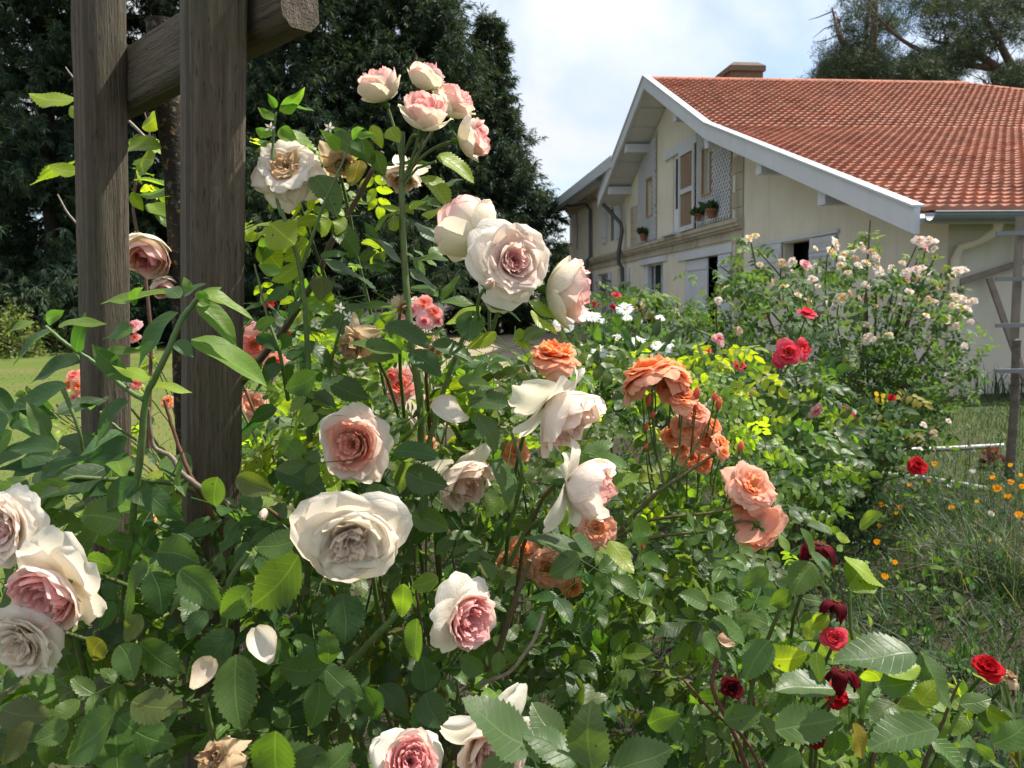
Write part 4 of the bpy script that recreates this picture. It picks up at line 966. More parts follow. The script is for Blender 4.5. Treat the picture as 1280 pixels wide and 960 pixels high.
# outbuilding under the conifers
p0 = at(300, 395, 52); p1 = at(628, 395, 52)
ob = thing('outbuilding', (p0[0], p0[1], 0), 'low white outbuilding with a small paned window seen under the dark conifers', 'building')
mb = MB(); mb.b2(p0 * [1, 1, 0], np.array([p1[0], p0[1] + 5, 3.3])); mb.build('wall', M_OUTB, ob, smooth=False)
mb = MB(); mb.b2(np.array([p0[0] - .3, p0[1] - .4, 3.32]), np.array([p1[0] + .3, p0[1] + 5.4, 3.5])); mb.build('roof', M_GREYWOOD, ob, smooth=False)
for (xa, xb, za, zb, nm) in ((468, 487, 352, 391, 'window'), (352, 372, 352, 391, 'window')):
    a, b = at(xa, za, 51.95), at(xb, zb, 51.95); mb = MB()
    y = p0[1] - .03; f = .09
    mb.b2(np.array([a[0], y - .03, b[2]]), np.array([a[0] + f, y + .02, a[2]])); mb.b2(np.array([b[0] - f, y - .03, b[2]]), np.array([b[0], y + .02, a[2]]))
    m_ = (a[0] + b[0]) / 2; mb.b2(np.array([m_ - f / 2, y - .03, b[2]]), np.array([m_ + f / 2, y + .02, a[2]]))
    for k in range(4):
        z = b[2] + (a[2] - b[2]) * k / 3; mb.b2(np.array([a[0], y - .034, z - f / 2]), np.array([b[0], y + .024, z + f / 2]))
    wn = mb.build('window', M_GREYP, ob, smooth=False)
    mb = MB(); mb.b2(np.array([a[0] + .02, y - .01, b[2]]), np.array([b[0] - .02, y + .01, a[2]])); mb.build('pane', M_GLASS, wn, smooth=False)
for xa, xb in ((440, 443), (528, 540)):
    a, b = at(xa, 345, 51.8), at(xb, 400, 51.8); mb = MB(); mb.b2(np.array([a[0], p0[1] - .06, 0]), np.array([b[0], p0[1] - .002, 3.2])); mb.build('door_post' if xa < 500 else 'door', M_BOARD, ob, smooth=False)
# stone border at the far side of the lawn
st_ = MB(); a = gnd(-60, 424); b = gnd(75, 421)
for i in range(14):
    q = a + (b - a) * (i + .5) / 14; st_.box(q + [0, 0, .12], [abs(b[0] - a[0]) / 14 - .03, .3, .26 + rng.uniform(-.03, .03)])
tag(st_.build('stone_border', M_STONE, smooth=False), 'low pale stone border along the far side of the lawn', 'border')

# pine top right behind the house
PINEP = [(.030, .050, .030), (.040, .060, .032), (.022, .040, .028), (.055, .070, .035)]
def tufts(mb, P, r0, n, pal, wd):
    K = len(P); N_ = K * n; d = nrm(rng.normal(0, 1, (N_, 3)) + [0, 0, .35]); b = np.repeat(P, n, 0) + rng.normal(0, r0 * .25, (N_, 3))
    L = rng.uniform(.6, 1.2, (N_, 1)) * r0; sd = nrm(np.cross(d, rng.normal(0, 1, (N_, 3)))) * wd
    V = np.stack([b, b + d * L * .5 + sd, b + d * L, b + d * L * .5 - sd], 1).reshape(-1, 3)
    c = np.array(pal)[rng.integers(len(pal), size=K)] * rng.uniform(.7, 1.3, (K, 1)); mb.add(V, np.arange(N_ * 4).reshape(-1, 4), np.repeat(c, n * 4, 0))
def pine(x, depth, label, limbs, patches, name='pine_tree', group=None, n=1500):
    p = at(x, 380, depth); loc = np.array([p[0], p[1], 0]); t = thing(name, loc, label, 'tree', group)
    mb = MB(); mb.tube([loc, loc + [.1, 0, 8], loc + [-.2, 0, 14], loc + [0, 0, 20]], [.38, .32, .25, .08], 12, (.13, .08, .055)); mb.build('trunk', M_BARK, t)
    mb = MB()
    for lm in limbs:
        P = np.array([at(a, b, depth + dz) for a, b, dz in lm]); ti = np.linspace(0, len(P) - 1, 20)
        Q = np.stack([np.interp(ti, np.arange(len(P)), P[:, j]) for j in range(3)], 1)
        for _ in range(3): Q[1:-1] = (Q[:-2] + 2 * Q[1:-1] + Q[2:]) / 4
        mb.tube(Q, np.linspace(.24, .05, 20), 7, (.12, .075, .055))
        for _ in range(16):
            i = rng.integers(6, 20); e = Q[i] + nrm(rng.normal(0, 1, 3) + [0, 0, .3]) * rng.uniform(.6, 1.7); mb.tube([Q[i], (Q[i] + e) / 2 + rng.normal(0, .1, 3), e], [.045, .03, .012], 5, (.10, .07, .05))
    mb.build('limbs', M_BARK, t)
    mb = MB()
    for poly, cnt in patches:
        xs = [q[0] for q in poly]; ys = [q[1] for q in poly]; k = 0; cl = []
        while k < cnt:
            a, b = rng.uniform(min(xs), max(xs)), rng.uniform(min(ys), max(ys))
            if not inpoly(a, b, poly): continue
            k += 1; cl.append(at(a, b, depth + rng.normal(0, 1.8)))
        cl = np.array(cl)
        P = (cl[:, None] + rng.normal(0, .36, (cnt, 7, 3)) * [1, 1, .6]).reshape(-1, 3)
        tufts(mb, P, .32, 17, PINEP, .013)
    mb.build('crown', M_CONIFER, t, smooth=False)
pine(1085, 44, 'dark pine rising behind the tiled roof, left of the larger pine', [[(1085, 130, 0), (1080, 60, 0), (1090, -20, 1)], [(1080, 80, 0), (1050, 50, -1), (1040, 10, 0)]],
     [([(1022, 104), (1030, 62), (1048, 58), (1052, 0), (1120, -30), (1128, 40), (1115, 75), (1125, 106)], 230), ([(1020, 102), (1022, 82), (1055, 66), (1100, 60), (1110, 102)], 150)])
pine(1330, 40, 'big pine with long bare limbs above the right end of the roof', [[(1330, 150, 0), (1272, 98, 0), (1245, 84, -.5), (1190, 80, 0), (1150, 64, 0), (1118, 45, .4), (1090, 12, .5)], [(1272, 98, 0), (1240, 36, .5), (1215, 0, 0)], [(1330, 60, 0), (1290, 20, 0), (1240, -10, 0)], [(1245, 84, -.5), (1215, 62, 0), (1165, 50, 1)], [(1272, 100, 0), (1255, 112, 0), (1235, 112, 0)]],
     [([(1125, -20), (1295, -30), (1295, 48), (1240, 60), (1205, 55), (1180, 45), (1150, 35)], 270), ([(1160, 62), (1210, 52), (1236, 72), (1180, 92), (1130, 98), (1122, 82)], 170), ([(1245, 88), (1290, 80), (1290, 120), (1255, 118)], 90), ([(1150, 85), (1200, 84), (1190, 103), (1130, 104)], 60)])

# ================================================================== pots on the lattice, yard props
def pot(v, u, z, r_, h, label, plant=1.0):
    o = hw(v, u, z); t = thing('flower_pot', o, label, 'flower pot', 'pots hung on the facade')
    mb = MB(); mb.tube([o, o + [0, 0, h * .75], o + [0, 0, h * .76], o + [0, 0, h]], [r_ * .7, r_ * .95, r_ * 1.08, r_ * 1.1], 14); mb.build('pot', M_TERRA, t)
    mb = MB(); mb.tube([o + [0, 0, h * .97], o + [0, 0, h * 1.01]], [r_ * 1.0, r_ * .98], 12); mb.build('soil', M_SOIL_POT, t)
    lv = Leaves(T_LOW); n = int(60 * plant)
    for _ in range(n):
        d = nrm(rng.normal(0, 1, 3) * [1, 1, .5] + [0, 0, .9]); lv.add(o + [0, 0, h] + rng.normal(0, r_ * .4, 3) * [1, 1, .2], d, nrm(rng.normal(0, 1, 3)), rng.uniform(.12, .30) * (1 if plant < 1.2 else 1.1), vary((.04, .075, .03), .3))
    mb = MB(); lv.into(mb, False); mb.build('foliage', M_FAR, t)
pot(-.2, 27.26, 3.60, .12, .22, 'small pot with a spiky plant on the left lattice panel', .9)
pot(-.2, 21.87, 3.70, .09, .18, 'small terracotta pot beside the trellis shutter', .5)
pot(-.2, 20.91, 3.68, .145, .22, 'larger terracotta pot with green plant on the right lattice panel', .9)
pot(-.30, 25.9, .45, .2, .34, 'dark pot with plant on the sill of the ground floor window', 1.2)
# T-shaped timber prop leaning on the near wall
pr = thing('timber_prop', hw(.95, 11.3, 0), 'grey T-shaped timber prop leaning against the cream wall under the gutter', 'prop')
mb = MB(); a, b = hw(.93, 11.15, 0.02), hw(.58, 11.66, 1.76); D = nrm(b - a); X = nrm(np.cross(D, [0, 1.0, 0])); timber(mb, a, b, X, np.cross(D, X), .085, .05, .004, 8, .002, 5); mb.build('prop_leg', M_GREYWOOD, pr)
mb = MB(); a, b = hw(.10, 11.66, 1.70), hw(1.18, 11.64, 2.02); D = nrm(b - a); X = nrm(np.cross(D, [0, 1.0, 0])); timber(mb, a, b, X, np.cross(D, X), .085, .06, .004, 8, .002, 6); mb.build('prop_head', M_GREYWOOD, pr)
# plant stake with rungs at right
sp_ = thing('plant_stake', gnd(1262, 600), 'tall lichened stake with short grey rungs at the right edge of the garden', 'stake')
b0 = gnd(1262, 600); 
top = at(1279, 270, 6.15); midp = at(1271, 425, 6.2)
mb = MB(); mb.tube([b0, b0 * .5 + midp * .5 + [.01, 0, 0], midp], [.038, .034, .032], 9, (.13, .12, .10)); mb.build('stake', M_BARK, sp_)
mb = MB(); timber(mb, midp + [0, .03, -.05], top + [0, .03, 0], [1, 0, 0], [0, 1, 0], .055, .045, .004, 8, .001, 8); mb.build('upright', M_GREYWOOD, sp_)
for yy in (292, 349, 407, 464):
    a, b = at(1245, yy, 6.12), at(1300, yy - 1, 6.12); mb = MB(); mb.b2(a - [0, .012, .016], b + [0, .012, .016]); mb.build('rung', M_RUNG, sp_, smooth=False)
def hose(pts, label):
    P = np.array([gnd(x, y, .03) for x, y in pts]); ti = np.linspace(0, len(P) - 1, 40); Q = np.stack([np.interp(ti, np.arange(len(P)), P[:, j]) for j in range(3)], 1)
    for _ in range(4): Q[1:-1] = (Q[:-2] + 2 * Q[1:-1] + Q[2:]) / 4
    Q[:, 2] = .026
    mb = MB(); mb.tube(Q, .021, 7); return tag(mb.build('garden_hose', M_HOSE), label, 'hose')
hose([(1118, 562), (1180, 560), (1254, 556)], 'short white hose lying on the grass in front of the house wall')
hose([(960, 575), (1040, 584), (1110, 592), (1165, 598), (1232, 610)], 'white hose running through the grass beside the red rose, nearer than the other hose')

# ================================================================== pale rose bush (foreground)
rose_a = thing('rose_bush', (-.12, 1.15, 0), 'large foreground rose bush with cream and blush pink blooms climbing round the arbor', 'rose bush')
BA = (-.12, 1.15, 0.0)
BLOOMS += [(693, 441, 30, 1.22), (812, 462, 36, 1.25), (843, 464, 28, 1.28), (853, 494, 22, 1.26), (865, 540, 42, 1.3), (941, 607, 32, 1.2), (952, 662, 30, 1.2), (644, 563, 20, 1.2), (596, 584, 20, 1.25), (650, 690, 22, 1.2), (684, 712, 26, 1.18), (716, 736, 16, 1.2), (746, 662, 24, 1.2), (530, 555, 15, 1.3), (500, 478, 24, 1.45),
    (530, 388, 30, 3.2), (441, 432, 28, .93), (318, 432, 22, 1.9), (345, 445, 18, 1.9), (316, 505, 18, 1.7), (610, 357, 15, .83), (428, 205, 24, 1.02), (357, 209, 40, .98), (574, 592, 36, .98), (1025, 680, 22, .98), (1046, 752, 20, .95)]
def ra(x, y, d, dep, f, sty, base=BA, **k): return add_rose(rose_a, True, x, y, d, dep, f, sty, base, **k)
ra(640, 328, 122, .86, (.42, .0, .9), 'fullblush', base=('hub', 612, 425, .93))
ra(592, 292, 82, .92, (-.45, .55, -.35), 'half', base=('hub', 612, 425, .93))
ra(698, 362, 76, .90, (.85, -.1, -.05), 'half', base=('hub', 612, 425, .93))
ra(610, 357, 32, .83, (.35, .25, .8), 'bud', base=('hub', 612, 425, .93))
ra(478, 116, 52, 1.0, (-.3, .85, .25), 'half', base=('hub', 503, 228, 1.0)); ra(533, 104, 44, .99, (.1, .95, .1), 'half', base=('hub', 503, 228, 1.0)); ra(530, 150, 58, .96, (.15, .75, .55), 'half', base=('hub', 503, 228, 1.0))
ra(562, 134, 52, 1.02, (.5, .55, .3), 'half', base=('hub', 503, 228, 1.0)); ra(583, 174, 52, .99, (.85, .1, .15), 'half', base=('hub', 503, 228, 1.0)); ra(505, 216, 46, 1.06, (-.1, -.5, .2), 'cup', base=('hub', 503, 250, 1.02))
ra(357, 209, 86, .98, (.0, .35, .9), 'oldtan'); ra(428, 205, 52, 1.02, (.35, -.35, .6), 'withered')
ra(443, 556, 97, .95, (-.12, .03, 1), 'rosette'); ra(438, 675, 142, .70, (.22, -.34, .9), 'blowncream')
ra(698, 508, 104, .88, (.55, -.62, .25), 'cup', name='rose'); ra(722, 608, 96, .86, (.88, -.12, .3), 'globe')
ra(580, 770, 98, .80, (.68, -.1, .68), 'pinkrosette'); ra(574, 592, 82, .98, (.45, -.5, .45), 'cup')
ra(70, 733, 132, .74, (-.28, -.45, .8), 'pinkrosette'); ra(8, 660, 112, .76, (-.3, .0, .9), 'fullblush'); ra(28, 803, 118, .74, (-.15, -.3, .9), 'blowncream')
ra(187, 312, 58, 1.42, (.0, -.55, .5), 'half', label='pink rose seen between the two arbor posts'); ra(206, 354, 34, 1.44, (.2, -.6, .3), 'half')
ra(512, 952, 92, .74, (.25, .45, .8), 'pinkrosette'); ra(612, 925, 96, .76, (.2, -.35, .75), 'cup')
ra(441, 432, 62, .93, (-.4, -.35, .5), 'withered'); ra(268, 947, 62, .72, (-.2, .5, .7), 'withered'); ra(330, 640, 26, .80, (.1, -.3, .6), 'bud')
ra(505, 385, 0.1 + 26, 1.0, (.4, -.4, .4), 'withered'); ra(545, 440, 36, .97, (.5, -.6, .3), 'withered')
# canes traced as real stems through the bush
G1, BR, PU = (.075, .135, .035), (.10, .075, .045), (.13, .05, .04)
cane(rose_a, [(503, 165, 1.0), (502, 230, 1.0), (503, 290, 1.0), (508, 365, 1.0), (515, 430, 1.0), (528, 520, 1.02), (525, 620, 1.05), (500, 760, 1.1), (470, 900, 1.15)], .0034, .0065, G1, thorns=10)
cane(rose_a, [(503, 235, 1.0), (520, 210, .99), (545, 202, .98)], .0016, .002, G1); cane(rose_a, [(504, 195, 1.0), (515, 170, .985), (528, 168, .97)], .002, .0024, G1)
cane(rose_a, [(478, 190, 1.06), (440, 260, 1.08), (415, 300, 1.08), (395, 350, 1.09), (350, 420, 1.12), (300, 480, 1.2)], .0035, .006, BR, thorns=5)
cane(rose_a, [(500, 763, .86), (470, 795, .87), (430, 838, .9), (380, 900, .95)], .0035, .005, G1, thorns=5)
cane(rose_a, [(662, 700, .92), (640, 760, .93), (615, 840, .98), (560, 960, 1.05)], .0028, .005, BR)
cane(rose_a, [(680, 765, .8), (668, 800, .8), (640, 840, .82), (600, 855, .85)], .0016, .0024, (.22, .19, .16))
cane(rose_a, [(185, 510, .85), (190, 560, .86), (215, 570, .86), (225, 590, .86), (250, 610, .87), (300, 640, .95)], .0022, .0038, (.20, .16, .13)); cane(rose_a, [(205, 500, .86), (222, 555, .87), (240, 600, .87), (285, 680, .95)], .0018, .003, PU)
cane(rose_a, [(30, 660, .85), (80, 595, .88), (140, 600, .9), (220, 602, .92), (300, 640, 1.0)], .0025, .0035, G1)
cane(rose_a, [(178, 130, 1.5), (186, 160, 1.5), (190, 200, 1.5), (172, 210, 1.5), (165, 260, 1.5), (180, 330, 1.5), (190, 420, 1.5), (185, 560, 1.5)], .0014, .004, PU); cane(rose_a, [(72, 243, 1.5), (84, 266, 1.5), (97, 281, 1.5), (130, 300, 1.52)], .0014, .003, (.24, .2, .17)); cane(rose_a, [(82, 84, 1.5), (92, 98, 1.5), (130, 120, 1.5), (190, 180, 1.52)], .0014, .003, (.24, .2, .17))
cane(rose_a, [(95, 795, .9), (110, 860, .95), (118, 960, 1.0)], .004, .005, G1); cane(rose_a, [(255, 870, .8), (262, 905, .82), (270, 940, .84)], .003, .0034, G1)
cane(rose_a, [(590, 395, .9), (560, 470, .95), (540, 540, 1.0), (520, 620, 1.05)], .0026, .004, G1); cane(rose_a, [(640, 540, .95), (655, 590, .95), (640, 650, 1.0), (600, 740, 1.05)], .0024, .0035, G1)
cane(rose_a, [(700, 640, .93), (660, 655, .95), (630, 720, .98), (610, 800, 1.02)], .0022, .0035, G1); cane(rose_a, [(310, 690, .8), (283, 730, .8), (280, 800, .82)], .0026, .003, G1)
for _ in range(22):   # thin dead twigs in the shade
    x, y = rng.uniform(330, 640), rng.uniform(640, 930); d = rng.uniform(.95, 1.2); a = rng.uniform(-1.2, 1.2)
    cane(rose_a, [(x, y, d), (x + 25 * math.sin(a) + rng.normal(0, 8), y + 45, d + .03), (x + 50 * math.sin(a), y + 110, d + .05)], .0012, .0022, (.10, .085, .06) if rng.uniform() < .6 else G1)
hl = Leaves(T_HERO)
HA1 = [(152, 651, 89, 645, 50, 'mid'), (197, 690, 245, 704, 40, 'deep'), (190, 715, 200, 768, 46, 'deep'), (225, 712, 272, 762, 46, 'mid'), (182, 700, 146, 772, 38, 'deep'), (374, 694, 308, 760, 60, 'mid'), (296, 818, 302, 914, 60, 'mid'), (292, 788, 226, 852, 56, 'deep'), (374, 674, 316, 680, 30, 'mid'), (312, 735, 270, 772, 40, 'mid'),
 (148, 897, 217, 931, 46, 'mid'), (145, 890, 72, 947, 46, 'mid'), (85, 903, 42, 927, 42, 'mid'), (145, 918, 150, 978, 56, 'mid'), (150, 806, 164, 850, 42, 'mid'), (176, 803, 222, 842, 42, 'mid'), (2, 886, 58, 890, 26, 'spot'), (42, 903, -6, 955, 40, 'spot'), (345, 913, 350, 984, 62, 'mid'), (272, 596, 268, 634, 36, 'mid'), (296, 596, 342, 614, 34, 'spot'), (258, 764, 232, 800, 34, 'deep'), (176, 768, 158, 802, 30, 'spot'), (165, 876, 222, 878, 25, 'spot'), (128, 800, 112, 828, 34, 'spot'), (320, 960, 395, 935, 40, 'mid'), (395, 970, 440, 930, 46, 'mid')]
hero(hl, HA1, .74)
HA2 = [(405, 835, 345, 833, 37, 'mid'), (400, 852, 386, 912, 46, 'mid'), (408, 837, 453, 872, 34, 'mid'), (410, 830, 404, 790, 26, 'mid'), (427, 742, 430, 805, 58, 'deep'), (453, 858, 472, 904, 34, 'deep'), (474, 857, 509, 897, 33, 'deep'), (532, 863, 526, 820, 42, 'deep'), (531, 867, 555, 910, 50, 'deep'), (522, 773, 520, 828, 30, 'mid'), (505, 730, 503, 770, 26, 'fresh'), (548, 722, 512, 732, 22, 'fresh'), (604, 840, 574, 820, 30, 'mid'), (625, 815, 618, 842, 22, 'mid'), (428, 872, 436, 902, 20, 'mid')]
hero(hl, HA2, .80)
HA3 = [(664, 935, 586, 868, 52, 'grey', .6), (700, 925, 667, 876, 46, 'grey', .62), (741, 962, 740, 878, 56, 'grey', .6), (720, 954, 662, 910, 40, 'grey', .6), (764, 964, 844, 938, 52, 'grey', .6), (716, 915, 690, 960, 40, 'grey', .62), (810, 905, 848, 896, 30, 'mid', .85), (740, 985, 800, 990, 50, 'grey', .58), (640, 945, 600, 985, 40, 'grey', .6)]
hero(hl, HA3, .6, jit=.01)
HA4 = [(724, 694, 684, 717, 38, 'grey'), (735, 692, 658, 664, 20, 'grey'), (715, 670, 748, 697, 22, 'grey'), (762, 676, 786, 720, 28, 'lime'), (482, 406, 537, 427, 24, 'deep'), (492, 447, 431, 458, 26, 'grey'), (502, 442, 438, 420, 18, 'mid'), (512, 440, 551, 468, 28, 'deep'), (402, 476, 462, 502, 30, 'deep'), (395, 468, 353, 486, 32, 'deep'), (382, 427, 416, 459, 18, 'deep'),
 (590, 388, 587, 429, 42, 'deep'), (540, 430, 595, 447, 25, 'deep'), (585, 503, 643, 503, 28, 'deep'), (573, 476, 613, 481, 22, 'mid'), (491, 565, 548, 566, 22, 'deep'), (508, 590, 559, 607, 40, 'deep'), (514, 644, 561, 662, 36, 'mid'), (594, 518, 624, 564, 28, 'grey'), (617, 578, 644, 632, 24, 'grey'), (345, 588, 408, 616, 32, 'deep'), (475, 605, 462, 635, 34, 'mid'), (350, 545, 385, 575, 30, 'mid'), (660, 377, 719, 399, 16, 'lime'), (664, 388, 699, 416, 13, 'lime'), (593, 380, 553, 372, 14, 'mid'), (600, 373, 655, 388, 12, 'mid'), (640, 425, 690, 402, 14, 'mid'), (620, 415, 585, 440, 22, 'lime'), (650, 410, 660, 440, 18, 'lime')]
hero(hl, HA4, .89)
HA5 = [(546, 195, 596, 222, 28, 'lime'), (530, 220, 562, 252, 22, 'lime'), (541, 204, 486, 209, 11, 'mid'), (444, 190, 485, 224, 12, 'fresh'), (392, 220, 422, 263, 30, 'mid'), (358, 163, 406, 212, 25, 'fresh'), (500, 263, 473, 255, 11, 'lime'), (520, 278, 555, 302, 14, 'grey'), (528, 267, 562, 268, 15, 'lime'), (512, 262, 532, 250, 12, 'lime'), (508, 275, 490, 290, 10, 'lime'), (417, 281, 448, 318, 29, 'mid'), (404, 325, 476, 346, 14, 'deep'), (454, 291, 507, 338, 15, 'grey'), (561, 325, 510, 327, 14, 'mid'), (512, 336, 549, 356, 14, 'grey'), (515, 359, 547, 366, 12, 'mid'), (338, 280, 366, 304, 40, 'lime'), (400, 345, 400, 374, 34, 'spot'), (465, 157, 478, 185, 18, 'lime'), (487, 160, 497, 172, 14, 'lime'), (440, 175, 470, 205, 30, 'mid'), (450, 200, 440, 235, 25, 'yellow'), (330, 300, 350, 335, 40, 'lime'), (385, 300, 355, 325, 30, 'lime'), (372, 330, 340, 352, 26, 'lime'), (545, 300, 575, 318, 14, 'fresh'), (470, 290, 485, 265, 12, 'fresh'), (420, 165, 448, 188, 22, 'mid'), (468, 188, 480, 222, 24, 'mid'), (600, 382, 560, 410, 20, 'lime'), (575, 345, 545, 372, 14, 'mid')]
hero(hl, HA5, 1.0)
HA6 = [(178, 160, 203, 140, 22, 'lime', 1.45), (160, 185, 195, 178, 20, 'lime', 1.45), (168, 225, 222, 228, 12, 'fresh', 1.45), (172, 243, 215, 250, 14, 'fresh', 1.45), (175, 200, 198, 205, 22, 'lime', 1.45), (186, 170, 200, 195, 14, 'lime', 1.45), (98, 215, 60, 205, 24, 'lime', 1.5), (92, 125, 45, 130, 24, 'lime', 1.5), (88, 132, 100, 148, 16, 'lime', 1.5), (96, 200, 32, 222, 12, 'fresh', 1.5), (190, 255, 215, 275, 14, 'fresh', 1.45), (165, 240, 180, 262, 14, 'lime', 1.45), (195, 262, 222, 288, 20, 'mid', 1.45)]
hero(hl, HA6, 1.45)
mbh = MB(); hl.into(mbh, False)
lv = Leaves(T_MID); tw = mbh
PALA = ['deep', 'mid', 'mid', 'deep', 'fresh', 'grey', 'spot', 'mid']
fill(lv, tw, [(-20, 600), (330, 590), (340, 980), (-20, 980)], .82, 1.25, 130, .030, .044, PALA, face=.75)
fill(lv, tw, [(300, 560), (720, 540), (760, 980), (300, 980)], .88, 1.35, 240, .029, .042, PALA, face=.6)
fill(lv, tw, [(318, 320), (560, 370), (640, 420), (620, 600), (318, 600)], 1.0, 1.3, 100, .026, .038, PALA + ['lime', 'fresh'], face=.6)
fill(lv, tw, [(318, 330), (430, 330), (560, 420), (600, 600), (318, 600)], 1.02, 1.35, 70, .022, .032, ['lime', 'fresh', 'mid', 'fresh'], face=.7)
fill(lv, tw, [(318, 140), (350, 130), (470, 180), (540, 300), (560, 370), (318, 330)], 1.0, 1.2, 34, .024, .034, ['lime', 'fresh', 'mid', 'lime'], face=.8)
fill(lv, tw, [(540, 380), (680, 400), (700, 560), (600, 560)], 1.0, 1.2, 40, .026, .036, PALA, face=.6)
fill(lv, tw, [(160, 140), (222, 140), (222, 360), (165, 360)], 1.45, 1.6, 8, .026, .036, ['lime', 'fresh', 'lime'], face=.9, nl=(3, 3))
fill(lv, tw, [(318, 600), (760, 560), (800, 980), (318, 980)], 1.3, 1.6, 90, .040, .056, ['deep', 'mid', 'deep'], face=.6)
fill(lv, tw, [(-40, 620), (330, 600), (340, 980), (-40, 980)], 1.25, 1.6, 70, .040, .056, ['deep', 'mid', 'deep'], face=.6)
lv.into(mbh); mbh.build('foliage', M_LEAF, rose_a)
# loose petals caught on the leaves
def petal(x, y, sz, dep, col_, label, rot_=0.0):
    g = np.random.default_rng(int(x)); t = np.linspace(0, 1, 9)[:, None]; s = np.linspace(-1, 1, 9)[None]
    ww = .37 * np.minimum(1, (t / .6 + .12) ** .8) * np.sqrt(np.clip(1 - (np.clip(t - .5, 0, 1) / .52) ** 2.2, .02, 1))
    V = np.stack([s * ww, (t - .5) + 0 * s, .75 * (s * ww * 2) ** 2 + .26 * (2 * t - 1) ** 2 + .03 * np.sin(4 * s + 5 * t)], -1).reshape(-1, 3)
    L = sz * dep / FPX; D = -CR * math.sin(rot_) + CU * math.cos(rot_); Nn = nrm(-CF + [.35, 0, .75]); D = nrm(D - Nn * (D @ Nn)); X = np.cross(D, Nn)
    c = at(x, y, dep); V = c + L * (V[:, :1] * X + V[:, 1:2] * D + V[:, 2:] * Nn)
    ii, jj = np.meshgrid(np.arange(8), np.arange(8), indexing='ij'); a0 = (ii * 9 + jj).ravel(); mb = MB()
    k_ = np.clip((s ** 6 + t ** 9) * .6 + .5 * (1 - t) ** 4, 0, .7).reshape(-1, 1)
    mb.add(V, np.stack([a0, a0 + 1, a0 + 10, a0 + 9], 1), np.array(col_) * (1 - k_) + np.array((.62, .50, .30)) * k_, np.stack([np.repeat(s, 9, 0).ravel(), np.repeat(t, 9, 1).ravel(), np.zeros(81)], 1))
    tag(mb.build('fallen_petal', M_PETAL), label, 'petal')
petal(329, 810, 50, .72, (.84, .82, .76), 'fallen white rounded petal caught on dark leaves below the big cream rose', .35)
petal(254, 844, 42, .72, (.80, .68, .56), 'fallen narrow beige petal stuck on a leaf beside the lower arbor post', -.5)
petal(560, 521, 50, .88, (.84, .82, .78), 'fallen white curled petal resting on leaves beside the coral-centred rose', 1.2)
petal(905, 803, 24, 1.0, (.84, .55, .42), 'small fallen salmon petal on the leaves below the orange rose bush', 1.2)

# ================================================================== weeds with smooth pointed leaves
def weed(base, canes, leaves, dep, label, extra=None, flowers=()):
    t = thing('weed_plant', base, label, 'weed', 'tall weeds among the roses')
    for pts, r0, r1 in canes: cane(t, pts, r0, r1, (.085, .155, .045))
    lv = Leaves(T_WEED); hero(lv, leaves, dep, .44)
    if extra:
        for poly, d0, d1, n, L0, L1 in extra:
            k = 0; xs = [p[0] for p in poly]; ys = [p[1] for p in poly]
            while k < n:
                x, y = rng.uniform(min(xs), max(xs)), rng.uniform(min(ys), max(ys))
                if not inpoly(x, y, poly): continue
                k += 1; d = nrm(np.array([rng.normal(0, 1), rng.normal(-.3, .6), rng.normal(-.4, .3)])); lv.add(at(x, y, rng.uniform(d0, d1)), d, np.array([0, 0, .8]) - CF * rng.uniform(0, 1.2) + rng.normal(0, .3, 3), rng.uniform(L0, L1), vary(GREEN[('deep', 'mid', 'fresh', 'grey')[rng.integers(4)]]), 1.0)
    mb = MB(); lv.into(mb, False); mb.build('foliage', M_WEED, t)
    for (x, y, d) in flowers:
        c = at(x, y, d); mb = MB(); 
        for k in range(5):
            a = k * 1.2566; D = cdir(math.cos(a), math.sin(a), .4); X = nrm(np.cross(D, -CF)); mb.add([c, c + D * .004 + X * .0018, c + D * .008, c + D * .004 - X * .0018], [[0, 1, 2, 3]], (.8, .8, .78))
        mb.tube([c, c - CF * .005], [.0016, .0008], 5, (.7, .5, .05)); mb.build('flower', M_FLOWER, t)
W1 = [(222, 390, 158, 452, 36, 'grey'), (207, 367, 123, 371, 16, 'fresh'), (253, 367, 320, 388, 14, 'fresh'), (247, 377, 296, 434, 22, 'fresh'), (240, 424, 334, 482, 24, 'fresh'), (160, 502, 104, 554, 34, 'grey'), (100, 453, 26, 468, 22, 'deep'), (64, 414, 5, 448, 26, 'grey'), (44, 402, -6, 413, 12, 'fresh'), (73, 406, 124, 391, 13, 'fresh'), (130, 447, 165, 431, 12, 'fresh'), (190, 474, 141, 462, 11, 'lime'), (180, 481, 237, 477, 12, 'lime'), (84, 482, 5, 517, 26, 'deep'), (70, 562, 3, 552, 18, 'deep'), (58, 592, 102, 565, 16, 'deep'), (160, 549, 106, 572, 24, 'deep'), (165, 415, 118, 413, 16, 'mid'), (150, 462, 115, 430, 26, 'mid'), (230, 370, 255, 352, 14, 'grey'), (248, 372, 275, 355, 14, 'fresh'), (225, 372, 200, 352, 14, 'grey'), (236, 365, 228, 345, 12, 'fresh'), (245, 366, 262, 380, 12, 'fresh'), (95, 440, 95, 395, 20, 'mid'), (57, 400, 70, 388, 10, 'fresh'), (165, 380, 175, 360, 10, 'fresh'), (135, 452, 160, 475, 16, 'mid'), (222, 425, 240, 440, 14, 'grey'), (20, 500, 70, 520, 22, 'deep'), (60, 545, 30, 500, 22, 'mid'), (170, 600, 120, 640, 26, 'deep'), (180, 610, 230, 650, 26, 'deep')]
